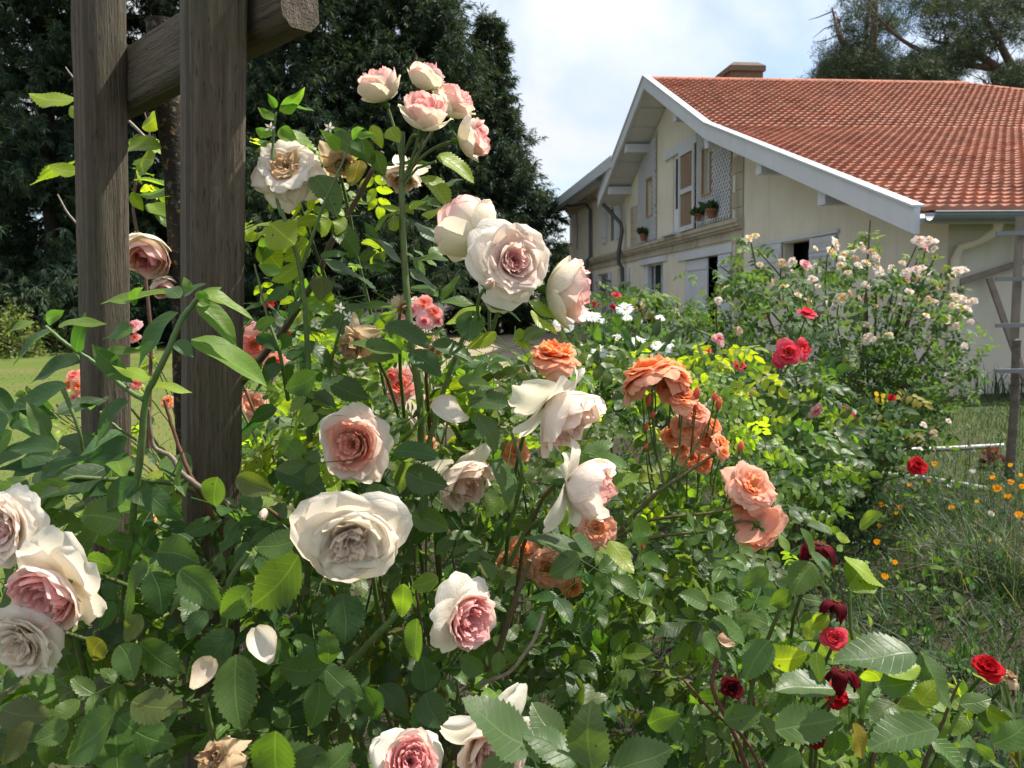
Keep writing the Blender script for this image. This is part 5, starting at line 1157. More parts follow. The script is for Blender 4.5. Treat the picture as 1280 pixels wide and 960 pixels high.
weed(gnd(170, 900), [([(247, 374, .80), (227, 397, .80), (207, 447, .80), (182, 493, .81), (177, 553, .82), (167, 640, .85), (150, 800, .95), (140, 960, 1.0)], .0026, .0048), ([(57, 408, .80), (83, 430, .80), (123, 457, .81), (158, 487, .81), (180, 500, .81)], .0018, .003), ([(105, 575, .9), (100, 540, .88), (85, 500, .88), (75, 480, .88)], .0016, .003), ([(170, 550, .83), (140, 530, .83), (125, 515, .83)], .0014, .002)], W1, .80,
     'leafy weed with smooth pointed leaves in front of the two arbor posts', extra=[([(-20, 470), (150, 480), (160, 600), (-20, 640)], .86, 1.15, 34, .05, .085), ([(20, 560), (220, 560), (230, 660), (0, 660)], .84, 1.0, 18, .05, .08)], flowers=[(160, 475, .82), (150, 470, .82)])
W2 = [(349, 138, 384, 111, 20, 'lime'), (352, 135, 392, 128, 8, 'grey'), (345, 150, 322, 132, 12, 'fresh'), (340, 170, 318, 158, 12, 'fresh'), (350, 160, 372, 180, 14, 'fresh'), (342, 180, 318, 190, 14, 'fresh'), (345, 135, 335, 118, 10, 'fresh'), (436, 172, 414, 158, 12, 'fresh'), (440, 175, 470, 168, 12, 'fresh'), (440, 176, 455, 192, 12, 'mid'), (440, 172, 452, 160, 8, 'fresh'), (425, 188, 405, 165, 14, 'fresh'), (342, 300, 318, 330, 20, 'fresh'), (350, 340, 322, 330, 16, 'fresh'), (360, 360, 330, 378, 16, 'mid'), (385, 380, 416, 392, 14, 'fresh'), (375, 376, 352, 400, 14, 'grey'), (432, 388, 460, 376, 14, 'grey'), (455, 384, 508, 382, 11, 'fresh'), (425, 392, 400, 410, 14, 'mid'), (430, 395, 440, 420, 14, 'grey'), (320, 420, 350, 440, 16, 'deep'), (345, 400, 312, 410, 14, 'fresh'), (365, 420, 340, 440, 14, 'mid'), (470, 300, 455, 275, 12, 'mid'), (375, 300, 352, 290, 12, 'mid'), (400, 320, 432, 310, 12, 'mid')]
weed(gnd(385, 800), [([(352, 262, .97), (376, 332, .98), (384, 420, 1.0), (388, 520, 1.02), (385, 700, 1.1), (380, 940, 1.2)], .0026, .005), ([(440, 176, .95), (420, 222, .95), (402, 262, .96), (377, 335, .98)], .0014, .0026), ([(345, 140, .98), (342, 165, .98), (340, 200, .98), (346, 250, .98), (352, 270, .98)], .0014, .0024), ([(430, 390, .95), (420, 430, .97), (410, 470, 1.0), (392, 540, 1.03)], .0014, .003), ([(318, 330, 1.0), (335, 400, 1.0), (350, 440, 1.0), (360, 500, 1.05)], .0014, .003)], W2, .98,
     'upright weed with pointed leaves right of the front arbor post, below the old cream rose', extra=[([(318, 380), (400, 390), (420, 520), (318, 540)], .98, 1.2, 16, .035, .055)], flowers=[(338, 160, .96), (412, 160, .95), (425, 385, .95), (436, 396, .95), (395, 405, .97)])

# ================================================================== orange rose bush (middle)
rose_b = thing('rose_bush', (.30, 1.75, 0), 'orange and salmon rose bush with small light green leaves, right of the cream roses', 'rose bush')
BB = (.28, 1.72, 0.0)
NB = [0]
def rb_(x, y, d, dep, f, sty, **k):
    NB[0] += 1
    cv = add_rose(rose_b, True, x, y, d, dep, f, sty, BB if NB[0] % 4 == 1 and y < 660 and x < 760 else None, stemr=.0016, **k)
    if cv is None:
        p = at(x, y, dep) - cdir(*f) * d * dep / FPX * .25; q = at(x + (840 - x) * .22 if x > 760 else x - 12, y + 55, dep + .05); m_ = (p + q) / 2 - cdir(*f) * .012
        tt = np.linspace(0, 1, 8)[:, None]; mb_ = MB(); mb_.tube((1 - tt) ** 2 * p + 2 * tt * (1 - tt) * m_ + tt ** 2 * q, np.linspace(.0011, .0018, 8), 5, vary((.09, .13, .035))); mb_.build('stem', M_STEM, rose_b)
rb_(693, 441, 66, 1.22, (.05, .95, .3), 'dome'); rb_(812, 462, 76, 1.25, (-.25, .85, -.15), 'dome'); rb_(843, 464, 58, 1.28, (.45, .75, .0), 'dome')
rb_(853, 494, 46, 1.26, (.1, .7, .5), 'apricot'); rb_(858, 532, 44, 1.3, (-.2, .4, .8), 'apricot'); rb_(882, 550, 42, 1.3, (.3, .5, .7), 'apricot'); rb_(903, 553, 34, 1.28, (.5, .5, .5), 'apricot'); rb_(850, 556, 36, 1.33, (-.4, .2, .7), 'apricot'); rb_(880, 580, 30, 1.33, (.1, .0, .8), 'apricot')
rb_(941, 607, 62, 1.2, (.3, .45, .75), 'salmon'); rb_(952, 662, 62, 1.2, (.45, -.45, -.3), 'salmon'); rb_(905, 566, 20, 1.25, (.3, .3, .8), 'apricot')
rb_(644, 563, 42, 1.2, (-.1, .5, .8), 'apricot'); rb_(596, 584, 44, 1.25, (.4, .2, .7), 'apricot'); rb_(650, 690, 46, 1.2, (-.3, .2, .8), 'apricot'); rb_(684, 712, 54, 1.18, (-.2, -.2, .9), 'salmon'); rb_(716, 736, 34, 1.2, (.2, -.3, .8), 'apricot'); rb_(746, 662, 50, 1.2, (.1, .2, .9), 'salmon'); rb_(530, 555, 34, 1.3, (-.2, .5, .7), 'apricot')
for q_ in ((835, 480, 40, 1.27, (-.3, .6, .6), 'apricot'), (795, 478, 34, 1.26, (-.5, .5, .5), 'salmon'), (868, 515, 38, 1.3, (.2, .5, .8), 'salmon'), (838, 545, 34, 1.32, (-.4, .3, .8), 'apricot'), (893, 532, 30, 1.3, (.4, .5, .6), 'apricot'), (864, 572, 32, 1.33, (.1, .3, .9), 'apricot'), (925, 630, 30, 1.22, (-.5, .1, .7), 'apricot'), (672, 690, 36, 1.22, (.2, .4, .8), 'apricot'), (632, 705, 30, 1.22, (-.4, .2, .8), 'salmon'), (590, 600, 34, 1.26, (-.1, .5, .8), 'apricot')): rb_(*q_)
rb_(500, 480, 44, 1.45, (.1, .3, .8), 'smallcoral'); rb_(488, 470, 26, 1.45, (-.3, .3, .8), 'smallcoral'); rb_(604, 735, 24, 1.25, (0, -.3, .8), 'apricot'); rb_(560, 655, 26, 1.3, (0, .3, .8), 'smalltan')
for x, y, d in ((811, 503, 22), (816, 520, 14), (898, 507, 22), (893, 498, 16), (870, 495, 22), (808, 535, 14), (870, 512, 16), (925, 560, 18), (808, 560, 12), (918, 590, 14)):
    rb_(x, y, d, 1.26, (.1, .9, .2), 'redbud')
for x, y in ((783, 690), (803, 685), (785, 730)): rb_(x, y, 11, 1.15, (.1, .9, .1), 'redbud')
cane(rose_b, [(905, 560, 1.27), (860, 590, 1.28), (828, 610, 1.28), (795, 640, 1.3), (755, 690, 1.32), (720, 745, 1.36)], .0022, .0055, (.10, .10, .04)); cane(rose_b, [(935, 625, 1.2), (900, 640, 1.22), (850, 645, 1.25), (810, 650, 1.29), (770, 672, 1.31)], .0018, .003, (.12, .12, .04)); cane(rose_b, [(852, 520, 1.27), (850, 560, 1.28), (835, 600, 1.29)], .0016, .0022, G1); cane(rose_b, [(815, 470, 1.25), (816, 520, 1.26), (820, 560, 1.28), (830, 605, 1.28)], .0018, .0024, G1)
cane(rose_b, [(893, 512, 1.27), (875, 550, 1.28), (845, 598, 1.28)], .0014, .002, G1); cane(rose_b, [(960, 655, 1.2), (925, 650, 1.21), (880, 665, 1.24), (820, 670, 1.27), (765, 690, 1.31)], .0018, .003, (.12, .12, .04))
lv = Leaves(T_MID); mbb = tw = MB(); PB = ['mid', 'fresh', 'fresh', 'mid', 'deep', 'lime', 'grey']
fill(lv, tw, [(600, 420), (780, 410), (890, 460), (960, 560), (960, 640), (640, 660)], 1.35, 1.85, 200, .022, .034, PB, face=.5, nl=(5, 7, 5, 7))
fill(lv, tw, [(560, 560), (900, 540), (990, 620), (1000, 760), (820, 790), (560, 800)], 1.4, 2.0, 170, .026, .040, ['mid', 'deep', 'grey', 'deep', 'fresh'], face=.5, nl=(5, 7, 5))
fill(lv, tw, [(640, 690), (900, 670), (900, 960), (660, 960)], 1.02, 1.3, 70, .030, .044, ['mid', 'deep', 'mid', 'grey', 'fresh'], face=.6)
fill(lv, tw, [(600, 600), (900, 600), (960, 700), (800, 760), (600, 740)], 1.1, 1.4, 80, .026, .038, ['mid', 'deep', 'mid', 'grey', 'fresh'], face=.6)
fill(lv, tw, [(640, 650), (940, 640), (920, 960), (640, 960)], 1.25, 1.8, 130, .030, .044, ['mid', 'deep', 'deep', 'grey', 'spot'], face=.5)
fill(lv, tw, [(700, 400), (740, 440), (930, 420), (960, 470), (930, 520), (840, 440), (720, 470)], 1.45, 1.75, 34, .020, .030, ['lime', 'fresh', 'lime'], face=.7, nl=(7, 7, 5))
fill(lv, tw, [(900, 500), (990, 540), (985, 570), (920, 560)], 1.4, 1.6, 8, .020, .028, ['lime', 'fresh'], face=.7, nl=(7, 7)); fill(lv, tw, [(960, 590), (1040, 570), (1010, 640), (960, 650)], 1.4, 1.7, 10, .022, .03, ['fresh', 'mid'], face=.6, nl=(5, 7))
hl = Leaves(T_MID); hero(hl, [(760, 620, 800, 590, 16, 'fresh', 1.2), (795, 645, 808, 700, 26, 'mid', 1.2), (770, 600, 740, 585, 16, 'mid', 1.25), (860, 640, 868, 675, 14, 'mid', 1.22)], 1.2); 
hl.into(mbb); lv.into(mbb); mbb.build('foliage', M_LEAF, rose_b)

# ================================================================== dark red rose bush (lower right)
rose_c = thing('rose_bush', (.62, 1.05, 0), 'dark red rose bush with broad leaves and spent velvety blooms at the lower right', 'rose bush')
BC = (.55, 1.1, 0.0)
def rc(x, y, d, dep, f, sty, **k): return add_rose(rose_c, True, x, y, d, dep, f, sty, BC, **k)
rc(1025, 680, 46, .98, (.05, .9, .2), 'drooped'); rc(1046, 752, 40, .95, (.1, .95, .1), 'drooped'); rc(1043, 797, 32, .93, (-.3, .5, .5), 'coralpink', label='faded pink petals of a spent dark rose'); rc(1054, 838, 44, .93, (.0, .9, .1), 'drooped'); rc(1045, 868, 34, .98, (.1, .6, .6), 'red'); rc(1015, 912, 46, .97, (-.3, .2, .8), 'darkred'); rc(916, 860, 28, 1.05, (0, .3, .9), 'darkred'); rc(1236, 833, 38, .92, (-.1, .75, .5), 'red'); rc(1264, 846, 24, .92, (.2, .9, .2), 'withered'); rc(1090, 832, 28, .98, (.3, .3, .7), 'darkred')
hl = Leaves(T_HERO)
hero(hl, [(1142, 816, 1045, 813, 42, 'grey', .8), (969, 912, 1047, 900, 48, 'mid', .82), (1041, 862, 970, 860, 28, 'grey'), (1096, 858, 1146, 847, 30, 'mid'), (1155, 820, 1184, 887, 36, 'grey'), (1172, 911, 1084, 935, 36, 'grey', .78), (1165, 925, 1208, 964, 34, 'mid'), (1250, 857, 1284, 907, 32, 'grey'), (1016, 704, 994, 740, 33, 'mid'), (905, 900, 952, 888, 32, 'mid'), (951, 894, 969, 928, 22, 'mid'), (961, 801, 935, 846, 36, 'mid'), (1055, 696, 1111, 728, 18, 'lime'), (1045, 667, 1064, 676, 14, 'lime'), (1066, 734, 1101, 778, 17, 'grey'), (1036, 770, 1012, 786, 19, 'lime'), (1078, 843, 1091, 900, 30, 'mid'), (1190, 846, 1225, 894, 14, 'lime'), (1233, 886, 1266, 905, 13, 'lime'), (1067, 904, 1076, 948, 26, 'yellow'), (1044, 914, 1042, 950, 32, 'mid'), (1014, 690, 1040, 720, 20, 'grey'), (960, 711, 927, 732, 25, 'mid'), (921, 760, 886, 742, 25, 'mid'), (884, 758, 850, 742, 24, 'mid'), (960, 825, 1010, 815, 23, 'lime'), (1020, 815, 1030, 850, 22, 'lime'), (1060, 700, 1072, 745, 30, 'mid'), (1100, 850, 1075, 832, 20, 'lime'), (1110, 845, 1150, 830, 18, 'lime'), (1018, 690, 1005, 660, 18, 'mid'), (1040, 668, 1010, 655, 16, 'grey'), (1120, 880, 1090, 905, 24, 'grey'), (1200, 880, 1240, 870, 26, 'mid'), (1240, 930, 1285, 900, 34, 'mid'), (1190, 940, 1240, 965, 32, 'deep'), (1130, 950, 1100, 975, 34, 'mid'), (1000, 940, 965, 965, 30, 'mid'), (1063, 738, 1096, 733, 14, 'fresh'), (990, 740, 960, 755, 22, 'mid'), (930, 800, 900, 770, 22, 'mid'), (880, 790, 905, 820, 22, 'mid'), (960, 780, 925, 770, 26, 'mid'), (1075, 660, 1100, 640, 12, 'fresh'), (985, 690, 975, 665, 14, 'fresh'), (900, 740, 930, 770, 26, 'mid'), (985, 860, 960, 890, 26, 'mid'), (1150, 880, 1180, 850, 14, 'lime'), (1255, 925, 1282, 960, 28, 'yellow'), (1216, 840, 1240, 862, 13, 'lime')], .9, upk=.45)
mbc = MB(); hl.into(mbc, False)
lv = Leaves(T_MID); tw = mbc; PC = ['mid', 'deep', 'grey', 'mid', 'fresh']
fill(lv, tw, [(960, 850), (1290, 860), (1290, 980), (940, 980)], .95, 1.25, 48, .034, .046, PC, face=.6, nl=(5, 5, 3))
fill(lv, tw, [(860, 740), (1010, 720), (1080, 830), (960, 900), (840, 880)], 1.05, 1.35, 34, .030, .042, PC + ['lime'], face=.6, nl=(5, 3, 5))
fill(lv, tw, [(850, 860), (1000, 900), (1280, 900), (1280, 980), (850, 980)], 1.2, 1.5, 34, .034, .046, ['deep', 'mid'], face=.5)
lv.into(mbc); mbc.build('foliage', M_LEAF, rose_c)
cane(rose_c, [(905, 770, 1.0), (895, 830, 1.02), (888, 860, 1.02), (920, 920, 1.05), (935, 965, 1.08)], .0022, .0035, PU); cane(rose_c, [(855, 850, 1.02), (890, 890, 1.04), (930, 920, 1.08), (960, 975, 1.1)], .0016, .0028, PU); cane(rose_c, [(1000, 700, .98), (985, 735, .98), (965, 785, 1.0), (940, 850, 1.05), (930, 950, 1.1)], .002, .0036, G1); cane(rose_c, [(1062, 735, .95), (1063, 790, .95), (1080, 850, .95), (1075, 930, 1.0)], .002, .0034, G1); cane(rose_c, [(1200, 850, .9), (1175, 910, .92), (1150, 970, .95)], .0012, .003, BR); cane(rose_c, [(1255, 850, .9), (1270, 920, .92), (1275, 980, .95)], .0012, .003, G1); cane(rose_c, [(1125, 870, .93), (1105, 900, .95), (1085, 970, .98)], .0022, .0034, BR)
cane(rose_c, [(930, 760, 1.05), (935, 830, 1.05), (945, 900, 1.1)], .0014, .0024, PU)

# ================================================================== other rose bushes and flowers
def mid_bush(base, label, blooms, patches, tmpl=None, stems=8, group=None, name='rose_bush', sz_st=.003, extra_canes=(), m=None):
    t = thing(name, base, label, 'rose bush', group)
    for b in blooms:
        x, y, d, dep, f, sty = b[:6]
        add_rose(t, True, x, y, d, dep, f, sty, base if (len(b) < 7 or b[6]) else None, proto=True, sepals=d > 30, stemr=sz_st * .6, block=d > 16)
    lv = Leaves(tmpl or T_LOW); mb = tw = MB()
    for p in patches: fill(lv, tw if p[3] < 260 else None, *p[:3], p[3], *p[4:6], p[6], face=p[7] if len(p) > 7 else .5, nl=p[8] if len(p) > 8 else (5, 5, 7))
    lv.into(mb); mb.build('foliage', m or M_FAR, t)
    B = np.array(base); 
    for i in range(stems):
        p = patches[rng.integers(len(patches))]; q = p[0][rng.integers(len(p[0]))]; e = at(*(np.array(q) * .75 + np.mean(p[0], 0) * .25), (p[1] + p[2]) / 2)
        tt = np.linspace(0, 1, 10)[:, None]; mm = B * .6 + e * .4 + np.array([0, 0, (e[2] - B[2]) * .35]); cv = (1 - tt) ** 2 * (B + rng.normal(0, .06, 3) * [1, 1, 0]) + 2 * (1 - tt) * tt * mm + tt ** 2 * e
        mb = MB(); mb.tube(cv, np.linspace(sz_st * 2.4, sz_st * .8, 10), 5, vary((.08, .10, .04)), cap=False); mb.build('stem', M_STEM, t)
    for c_ in extra_canes: cane(t, *c_)
    return t
up_ = (0, .7, .6)
# coral bush seen behind and between the arbor posts
mid_bush(gnd(240, 900) * [1.9, 1.9, 0] , 'coral and orange rose bush on the lawn edge behind the arbor posts',
    [(92, 468, 22, 2.1, (0, .6, .6), 'smallcoral'), (97, 483, 20, 2.1, (.3, .2, .8), 'apricot'), (84, 480, 18, 2.12, (-.4, .2, .7), 'apricot'), (92, 498, 14, 2.1, (0, .2, .8), 'smallcoral'), (170, 479, 18, 2.0, (0, .3, .9), 'smallcoral'), (168, 422, 14, 2.2, (0, .3, .9), 'smallcoral'), (165, 408, 24, 2.2, (0, .4, .9), 'smallpink'), (209, 502, 22, 1.9, (0, .3, .9), 'apricot'), (60, 505, 10, 2.1, up_, 'redbud'), (72, 508, 9, 2.1, up_, 'redbud'), (50, 505, 9, 2.1, up_, 'redbud'),
     (316, 505, 38, 1.7, (.5, .2, .7), 'salmon'), (318, 432, 44, 1.9, (.2, -.2, .8), 'smallcoral'), (345, 452, 30, 1.9, (.4, .2, .8), 'smallcoral'), (345, 426, 28, 1.95, (-.1, .4, .8), 'smallpink'), (335, 470, 22, 1.9, (.1, -.3, .8), 'smallpink'), (312, 408, 22, 2.0, (-.3, .5, .6), 'smallpink'), (183, 661, 26, 1.6, (0, .3, .8), 'smallcoral'), (188, 648, 18, 1.6, (.3, .5, .6), 'apricot')],
    [([(30, 500), (100, 450), (330, 400), (350, 620), (150, 760), (60, 640)], 1.7, 2.3, 90, .030, .042, ['mid', 'fresh', 'deep', 'lime', 'mid'], .6, (5, 5, 3)), ([(318, 380), (420, 380), (470, 470), (440, 600), (318, 620)], 1.6, 2.1, 60, .028, .040, ['mid', 'fresh', 'lime', 'deep'], .6)], tmpl=T_MID, m=M_LEAF)
# pink cluster rose farther back
mid_bush(gnd(545, 600) * [1, 1, 0], 'pink cluster rose in front of the white outbuilding, seen past the cream rose stems',
    [(530, 378, 26, 3.2, (0, .5, .8), 'smallcoral'), (515, 388, 24, 3.2, (-.4, .2, .8), 'smallpink'), (543, 390, 24, 3.2, (.4, .2, .8), 'smallcoral'), (530, 402, 24, 3.18, (.1, -.2, .9), 'smallpink'), (502, 394, 18, 3.22, (-.6, .2, .7), 'smallpink'), (548, 402, 20, 3.22, (.5, -.3, .7), 'smallpink'), (518, 374, 16, 3.25, (-.2, .7, .5), 'smallwhite'), (521, 408, 18, 3.2, (-.2, -.4, .8), 'smallwhite')],
    [([(470, 410), (600, 400), (640, 440), (600, 520), (460, 520)], 3.0, 3.8, 60, .04, .055, ['mid', 'fresh', 'deep'], .5)])
mid_bush(gnd(370, 520) * [1, 1, 0], 'rose bush with small red blooms far behind on the lawn edge',
    [(336, 378, 15, 4.6, (0, .5, .8), 'red'), (375, 397, 13, 4.6, (.2, .3, .8), 'red'), (352, 372, 11, 4.7, (0, .3, .8), 'red'), (360, 412, 12, 4.5, (.1, .2, .8), 'red'), (408, 376, 10, 4.5, (.1, .2, .8), 'red')],
    [([(320, 385), (450, 400), (470, 480), (310, 490)], 4.2, 5.2, 60, .05, .065, ['mid', 'deep', 'fresh'], .5)])
# coral pink and red roses on the right, nearer than the white bush
mid_bush(gnd(985, 720) * [1, 1, 0], 'dark leaved rose bush with large coral pink blooms before the white rose bush',
    [(986, 441, 36, 2.35, (-.1, .2, .9), 'coralpink'), (1004, 436, 32, 2.4, (.5, .2, .8), 'coralpink'), (974, 450, 22, 2.36, (-.5, -.1, .8), 'coralpink'), (1009, 390, 27, 2.4, (.1, .85, .35), 'coralpink'), (925, 456, 18, 2.5, (0, .6, .6), 'coralpink'), (884, 438, 12, 2.5, (0, .6, .6), 'coralpink'), (1021, 514, 20, 2.4, (.2, -.3, .8), 'smallpink'), (940, 492, 14, 2.4, (.2, -.3, .8), 'smallpink'), (934, 540, 14, 2.3, (.2, -.3, .8), 'smalltan'), (899, 423, 20, 2.7, (.2, .3, .8), 'smallpink'), (925, 413, 14, 2.7, (.2, .3, .8), 'smalltan'), (898, 375, 12, 2.8, (0, .3, .9), 'smallwhite'), (1002, 530, 14, 2.4, (.2, -.3, .8), 'smalltan')],
    [([(885, 440), (990, 430), (1040, 470), (1050, 610), (960, 640), (900, 540)], 2.3, 2.9, 210, .040, .055, ['deep', 'deep', 'mid', 'grey', 'mid'], .55), ([(960, 560), (1060, 560), (1050, 640), (970, 640)], 2.4, 2.9, 40, .035, .05, ['deep', 'mid'], .4), ([(1000, 600), (1010, 590), (1000, 640), (990, 630)], 2.4, 2.6, 3, .05, .055, ['yellow'], .7)], tmpl=T_MID, sz_st=.004, m=M_LEAF)
mid_bush(gnd(1060, 640) * [1, 1, 0], 'rose with deep red blooms growing low in the grass at the right',
    [(1056, 517, 27, 3.6, (.1, .5, .8), 'red'), (1040, 565, 22, 3.6, (0, .5, .8), 'red'), (1148, 581, 26, 3.6, (.0, .5, .85), 'red'), (1115, 497, 11, 3.8, (0, .5, .8), 'red'), (1155, 531, 10, 3.8, (0, .5, .8), 'smallwhite'), (1168, 540, 13, 3.7, (0, .5, .8), 'smalltan'), (1186, 526, 8, 3.7, (0, .5, .8), 'smallwhite')],
    [([(1020, 500), (1110, 490), (1130, 560), (1090, 590), (1030, 590)], 3.5, 4.0, 60, .05, .065, ['mid', 'deep', 'deep'], .5)], sz_st=.005)
# big white and blush bush against the house
wb = []
for x, y, d, s_ in ((1046, 305, 20, 'smallwhite'), (1040, 314, 16, 'smallyellow'), (1066, 310, 14, 'smallyellow'), (1078, 308, 15, 'smallwhite'), (1090, 314, 16, 'smalltan'), (1097, 322, 14, 'smallwhite'), (1096, 333, 15, 'smallwhite'), (1085, 328, 14, 'smallyellow'), (1100, 340, 13, 'smallwhite'), (1055, 318, 13, 'smallyellow'), (1070, 322, 12, 'smalltan'),
    (978, 328, 17, 'smalltan'), (990, 326, 14, 'smallwhite'), (1007, 329, 17, 'smallpink'), (993, 340, 12, 'smallwhite'), (979, 358, 13, 'smallyellow'), (1053, 372, 19, 'smallyellow'), (1149, 300, 18, 'smallwhite'), (1162, 300, 18, 'smallwhite'), (1156, 309, 16, 'smallpink'), (1168, 310, 10, 'smallwhite'), (1134, 340, 15, 'smallwhite'), (1146, 336, 15, 'smallwhite'), (1157, 339, 16, 'smallwhite'), (1145, 347, 14, 'smalltan'), (1134, 350, 11, 'smallpink'), (1167, 352, 14, 'smalltan'), (1174, 358, 13, 'smalltan'), (1198, 338, 15, 'smallwhite'), (1207, 336, 13, 'smallwhite'), (1190, 344, 12, 'smallyellow'), (1193, 370, 15, 'smalltan'), (1205, 374, 15, 'smallwhite'), (1216, 376, 14, 'smallwhite'), (1200, 383, 14, 'smallyellow'), (1210, 385, 13, 'smallwhite'),
    (937, 297, 12, 'smallyellow'), (944, 294, 11, 'smallyellow'), (933, 301, 9, 'smallwhite'), (908, 360, 15, 'smallwhite'), (911, 372, 12, 'smalltan'), (1085, 422, 18, 'smallwhite'), (1097, 424, 14, 'smallwhite'), (1075, 425, 12, 'smallyellow'), (1120, 388, 11, 'smalltan'), (1128, 380, 9, 'smallwhite'), (1150, 376, 12, 'smallyellow'), (1119, 474, 10, 'smalltan'), (1198, 476, 12, 'smalltan'), (950, 330, 9, 'smallyellow'), (1020, 310, 9, 'smallyellow'), (957, 395, 10, 'smalltan'), (1060, 340, 10, 'smallyellow'), (940, 345, 8, 'smalltan')):
    wb.append((x, y, d, 4.9 + rng.uniform(-.3, .3), (rng.normal(0, .4), rng.uniform(.2, .8), .8), s_, d > 16))
PW = ['mid', 'deep', 'grey', 'grey', 'mid']
for _ in range(46):
    x = rng.uniform(935, 1225); top_ = np.interp(x, [935, 1000, 1060, 1100, 1160, 1225], [320, 335, 315, 310, 330, 385]); y = top_ + abs(rng.normal(0, 45)) + 4
    wb.append((x, y, rng.uniform(8, 14), 4.7 + rng.uniform(-.3, .3), (rng.normal(0, .4), rng.uniform(.2, .8), .8), ('smallwhite', 'smallwhite', 'smallyellow', 'smalltan')[rng.integers(4)], False))
mid_bush(gnd(1085, 625) * [1, 1, 0], 'big rose bush covered in small white and blush blooms against the cream house wall', wb,
    [([(930, 330), (1000, 330), (1040, 310), (1110, 330), (1120, 420), (1180, 470), (1130, 560), (1000, 560), (920, 480), (905, 400)], 4.4, 5.5, 800, .038, .055, PW, .55), ([(1100, 340), (1170, 350), (1215, 380), (1235, 470), (1170, 520), (1110, 480)], 4.5, 5.4, 250, .038, .052, PW, .55), ([(1000, 420), (1130, 420), (1200, 540), (1120, 600), (1000, 600)], 4.5, 5.4, 280, .042, .056, PW, .5), ([(1080, 280), (1100, 285), (1100, 330), (1078, 330)], 4.7, 5.0, 12, .03, .045, ['fresh', 'mid'], .6), ([(925, 300), (950, 296), (960, 420), (905, 430)], 4.6, 5.2, 60, .035, .05, ['mid', 'fresh'], .6), ([(860, 320), (905, 320), (930, 420), (850, 420)], 4.8, 5.3, 26, .035, .05, ['fresh', 'mid'], .6), ([(1140, 320), (1170, 315), (1215, 350), (1150, 360)], 4.7, 5.1, 18, .03, .045, ['fresh', 'mid'], .6), ([(1030, 440), (1120, 450), (1180, 560), (1040, 560)], 4.3, 4.6, 10, .05, .06, ['yellow'], .7)], stems=26, sz_st=.006,
    extra_canes=[([(1157, 310, 4.85), (1140, 390, 4.95), (1110, 480, 5.0), (1095, 600, 5.1)], .006, .014, BR), ([(1206, 385, 4.85), (1170, 420, 4.95), (1120, 500, 5.0), (1095, 610, 5.1)], .006, .014, BR), ([(1088, 275, 4.85), (1082, 360, 4.95), (1078, 470, 5.0), (1082, 600, 5.1)], .005, .014, BR), ([(938, 300, 4.85), (960, 400, 4.95), (1010, 510, 5.0), (1070, 605, 5.1)], .005, .014, BR)])
# roses and daisies in the bed in front of the facade
mid_bush(gnd(775, 520) * [1, 1, 0], 'rose bush with few magenta and dark red blooms among the white daisies',
    [(770, 368, 14, 6.0, (0, .8, .5), 'coralpink'), (766, 383, 9, 6.0, (0, .5, .8), 'coralpink'), (745, 411, 16, 5.8, (0, .5, .8), 'red'), (742, 380, 10, 6.0, (0, .5, .8), 'red'), (741, 417, 10, 5.8, (.3, .3, .8), 'darkred'), (804, 380, 9, 6.0, (0, .5, .8), 'smallyellow'), (847, 392, 8, 6.0, (0, .5, .8), 'smallyellow')],
    [([(725, 380), (745, 350), (780, 360), (800, 355), (850, 380), (900, 420), (900, 470), (720, 470)], 5.4, 6.6, 230, .05, .07, ['deep', 'mid', 'deep', 'fresh'], .5), ([(735, 350), (745, 345), (760, 400), (735, 410)], 5.8, 6.2, 14, .04, .055, ['mid', 'fresh'], .5), ([(800, 350), (830, 350), (850, 400), (790, 400)], 5.8, 6.2, 24, .045, .06, ['mid', 'fresh', 'deep'], .5), ([(798, 372), (812, 374), (810, 388), (798, 386)], 5.8, 6.0, 3, .05, .055, ['yellow'], .8), ([(850, 380), (880, 370), (940, 440), (880, 480)], 5.4, 6.2, 70, .04, .055, ['fresh', 'mid'], .6)], stems=14, sz_st=.005)
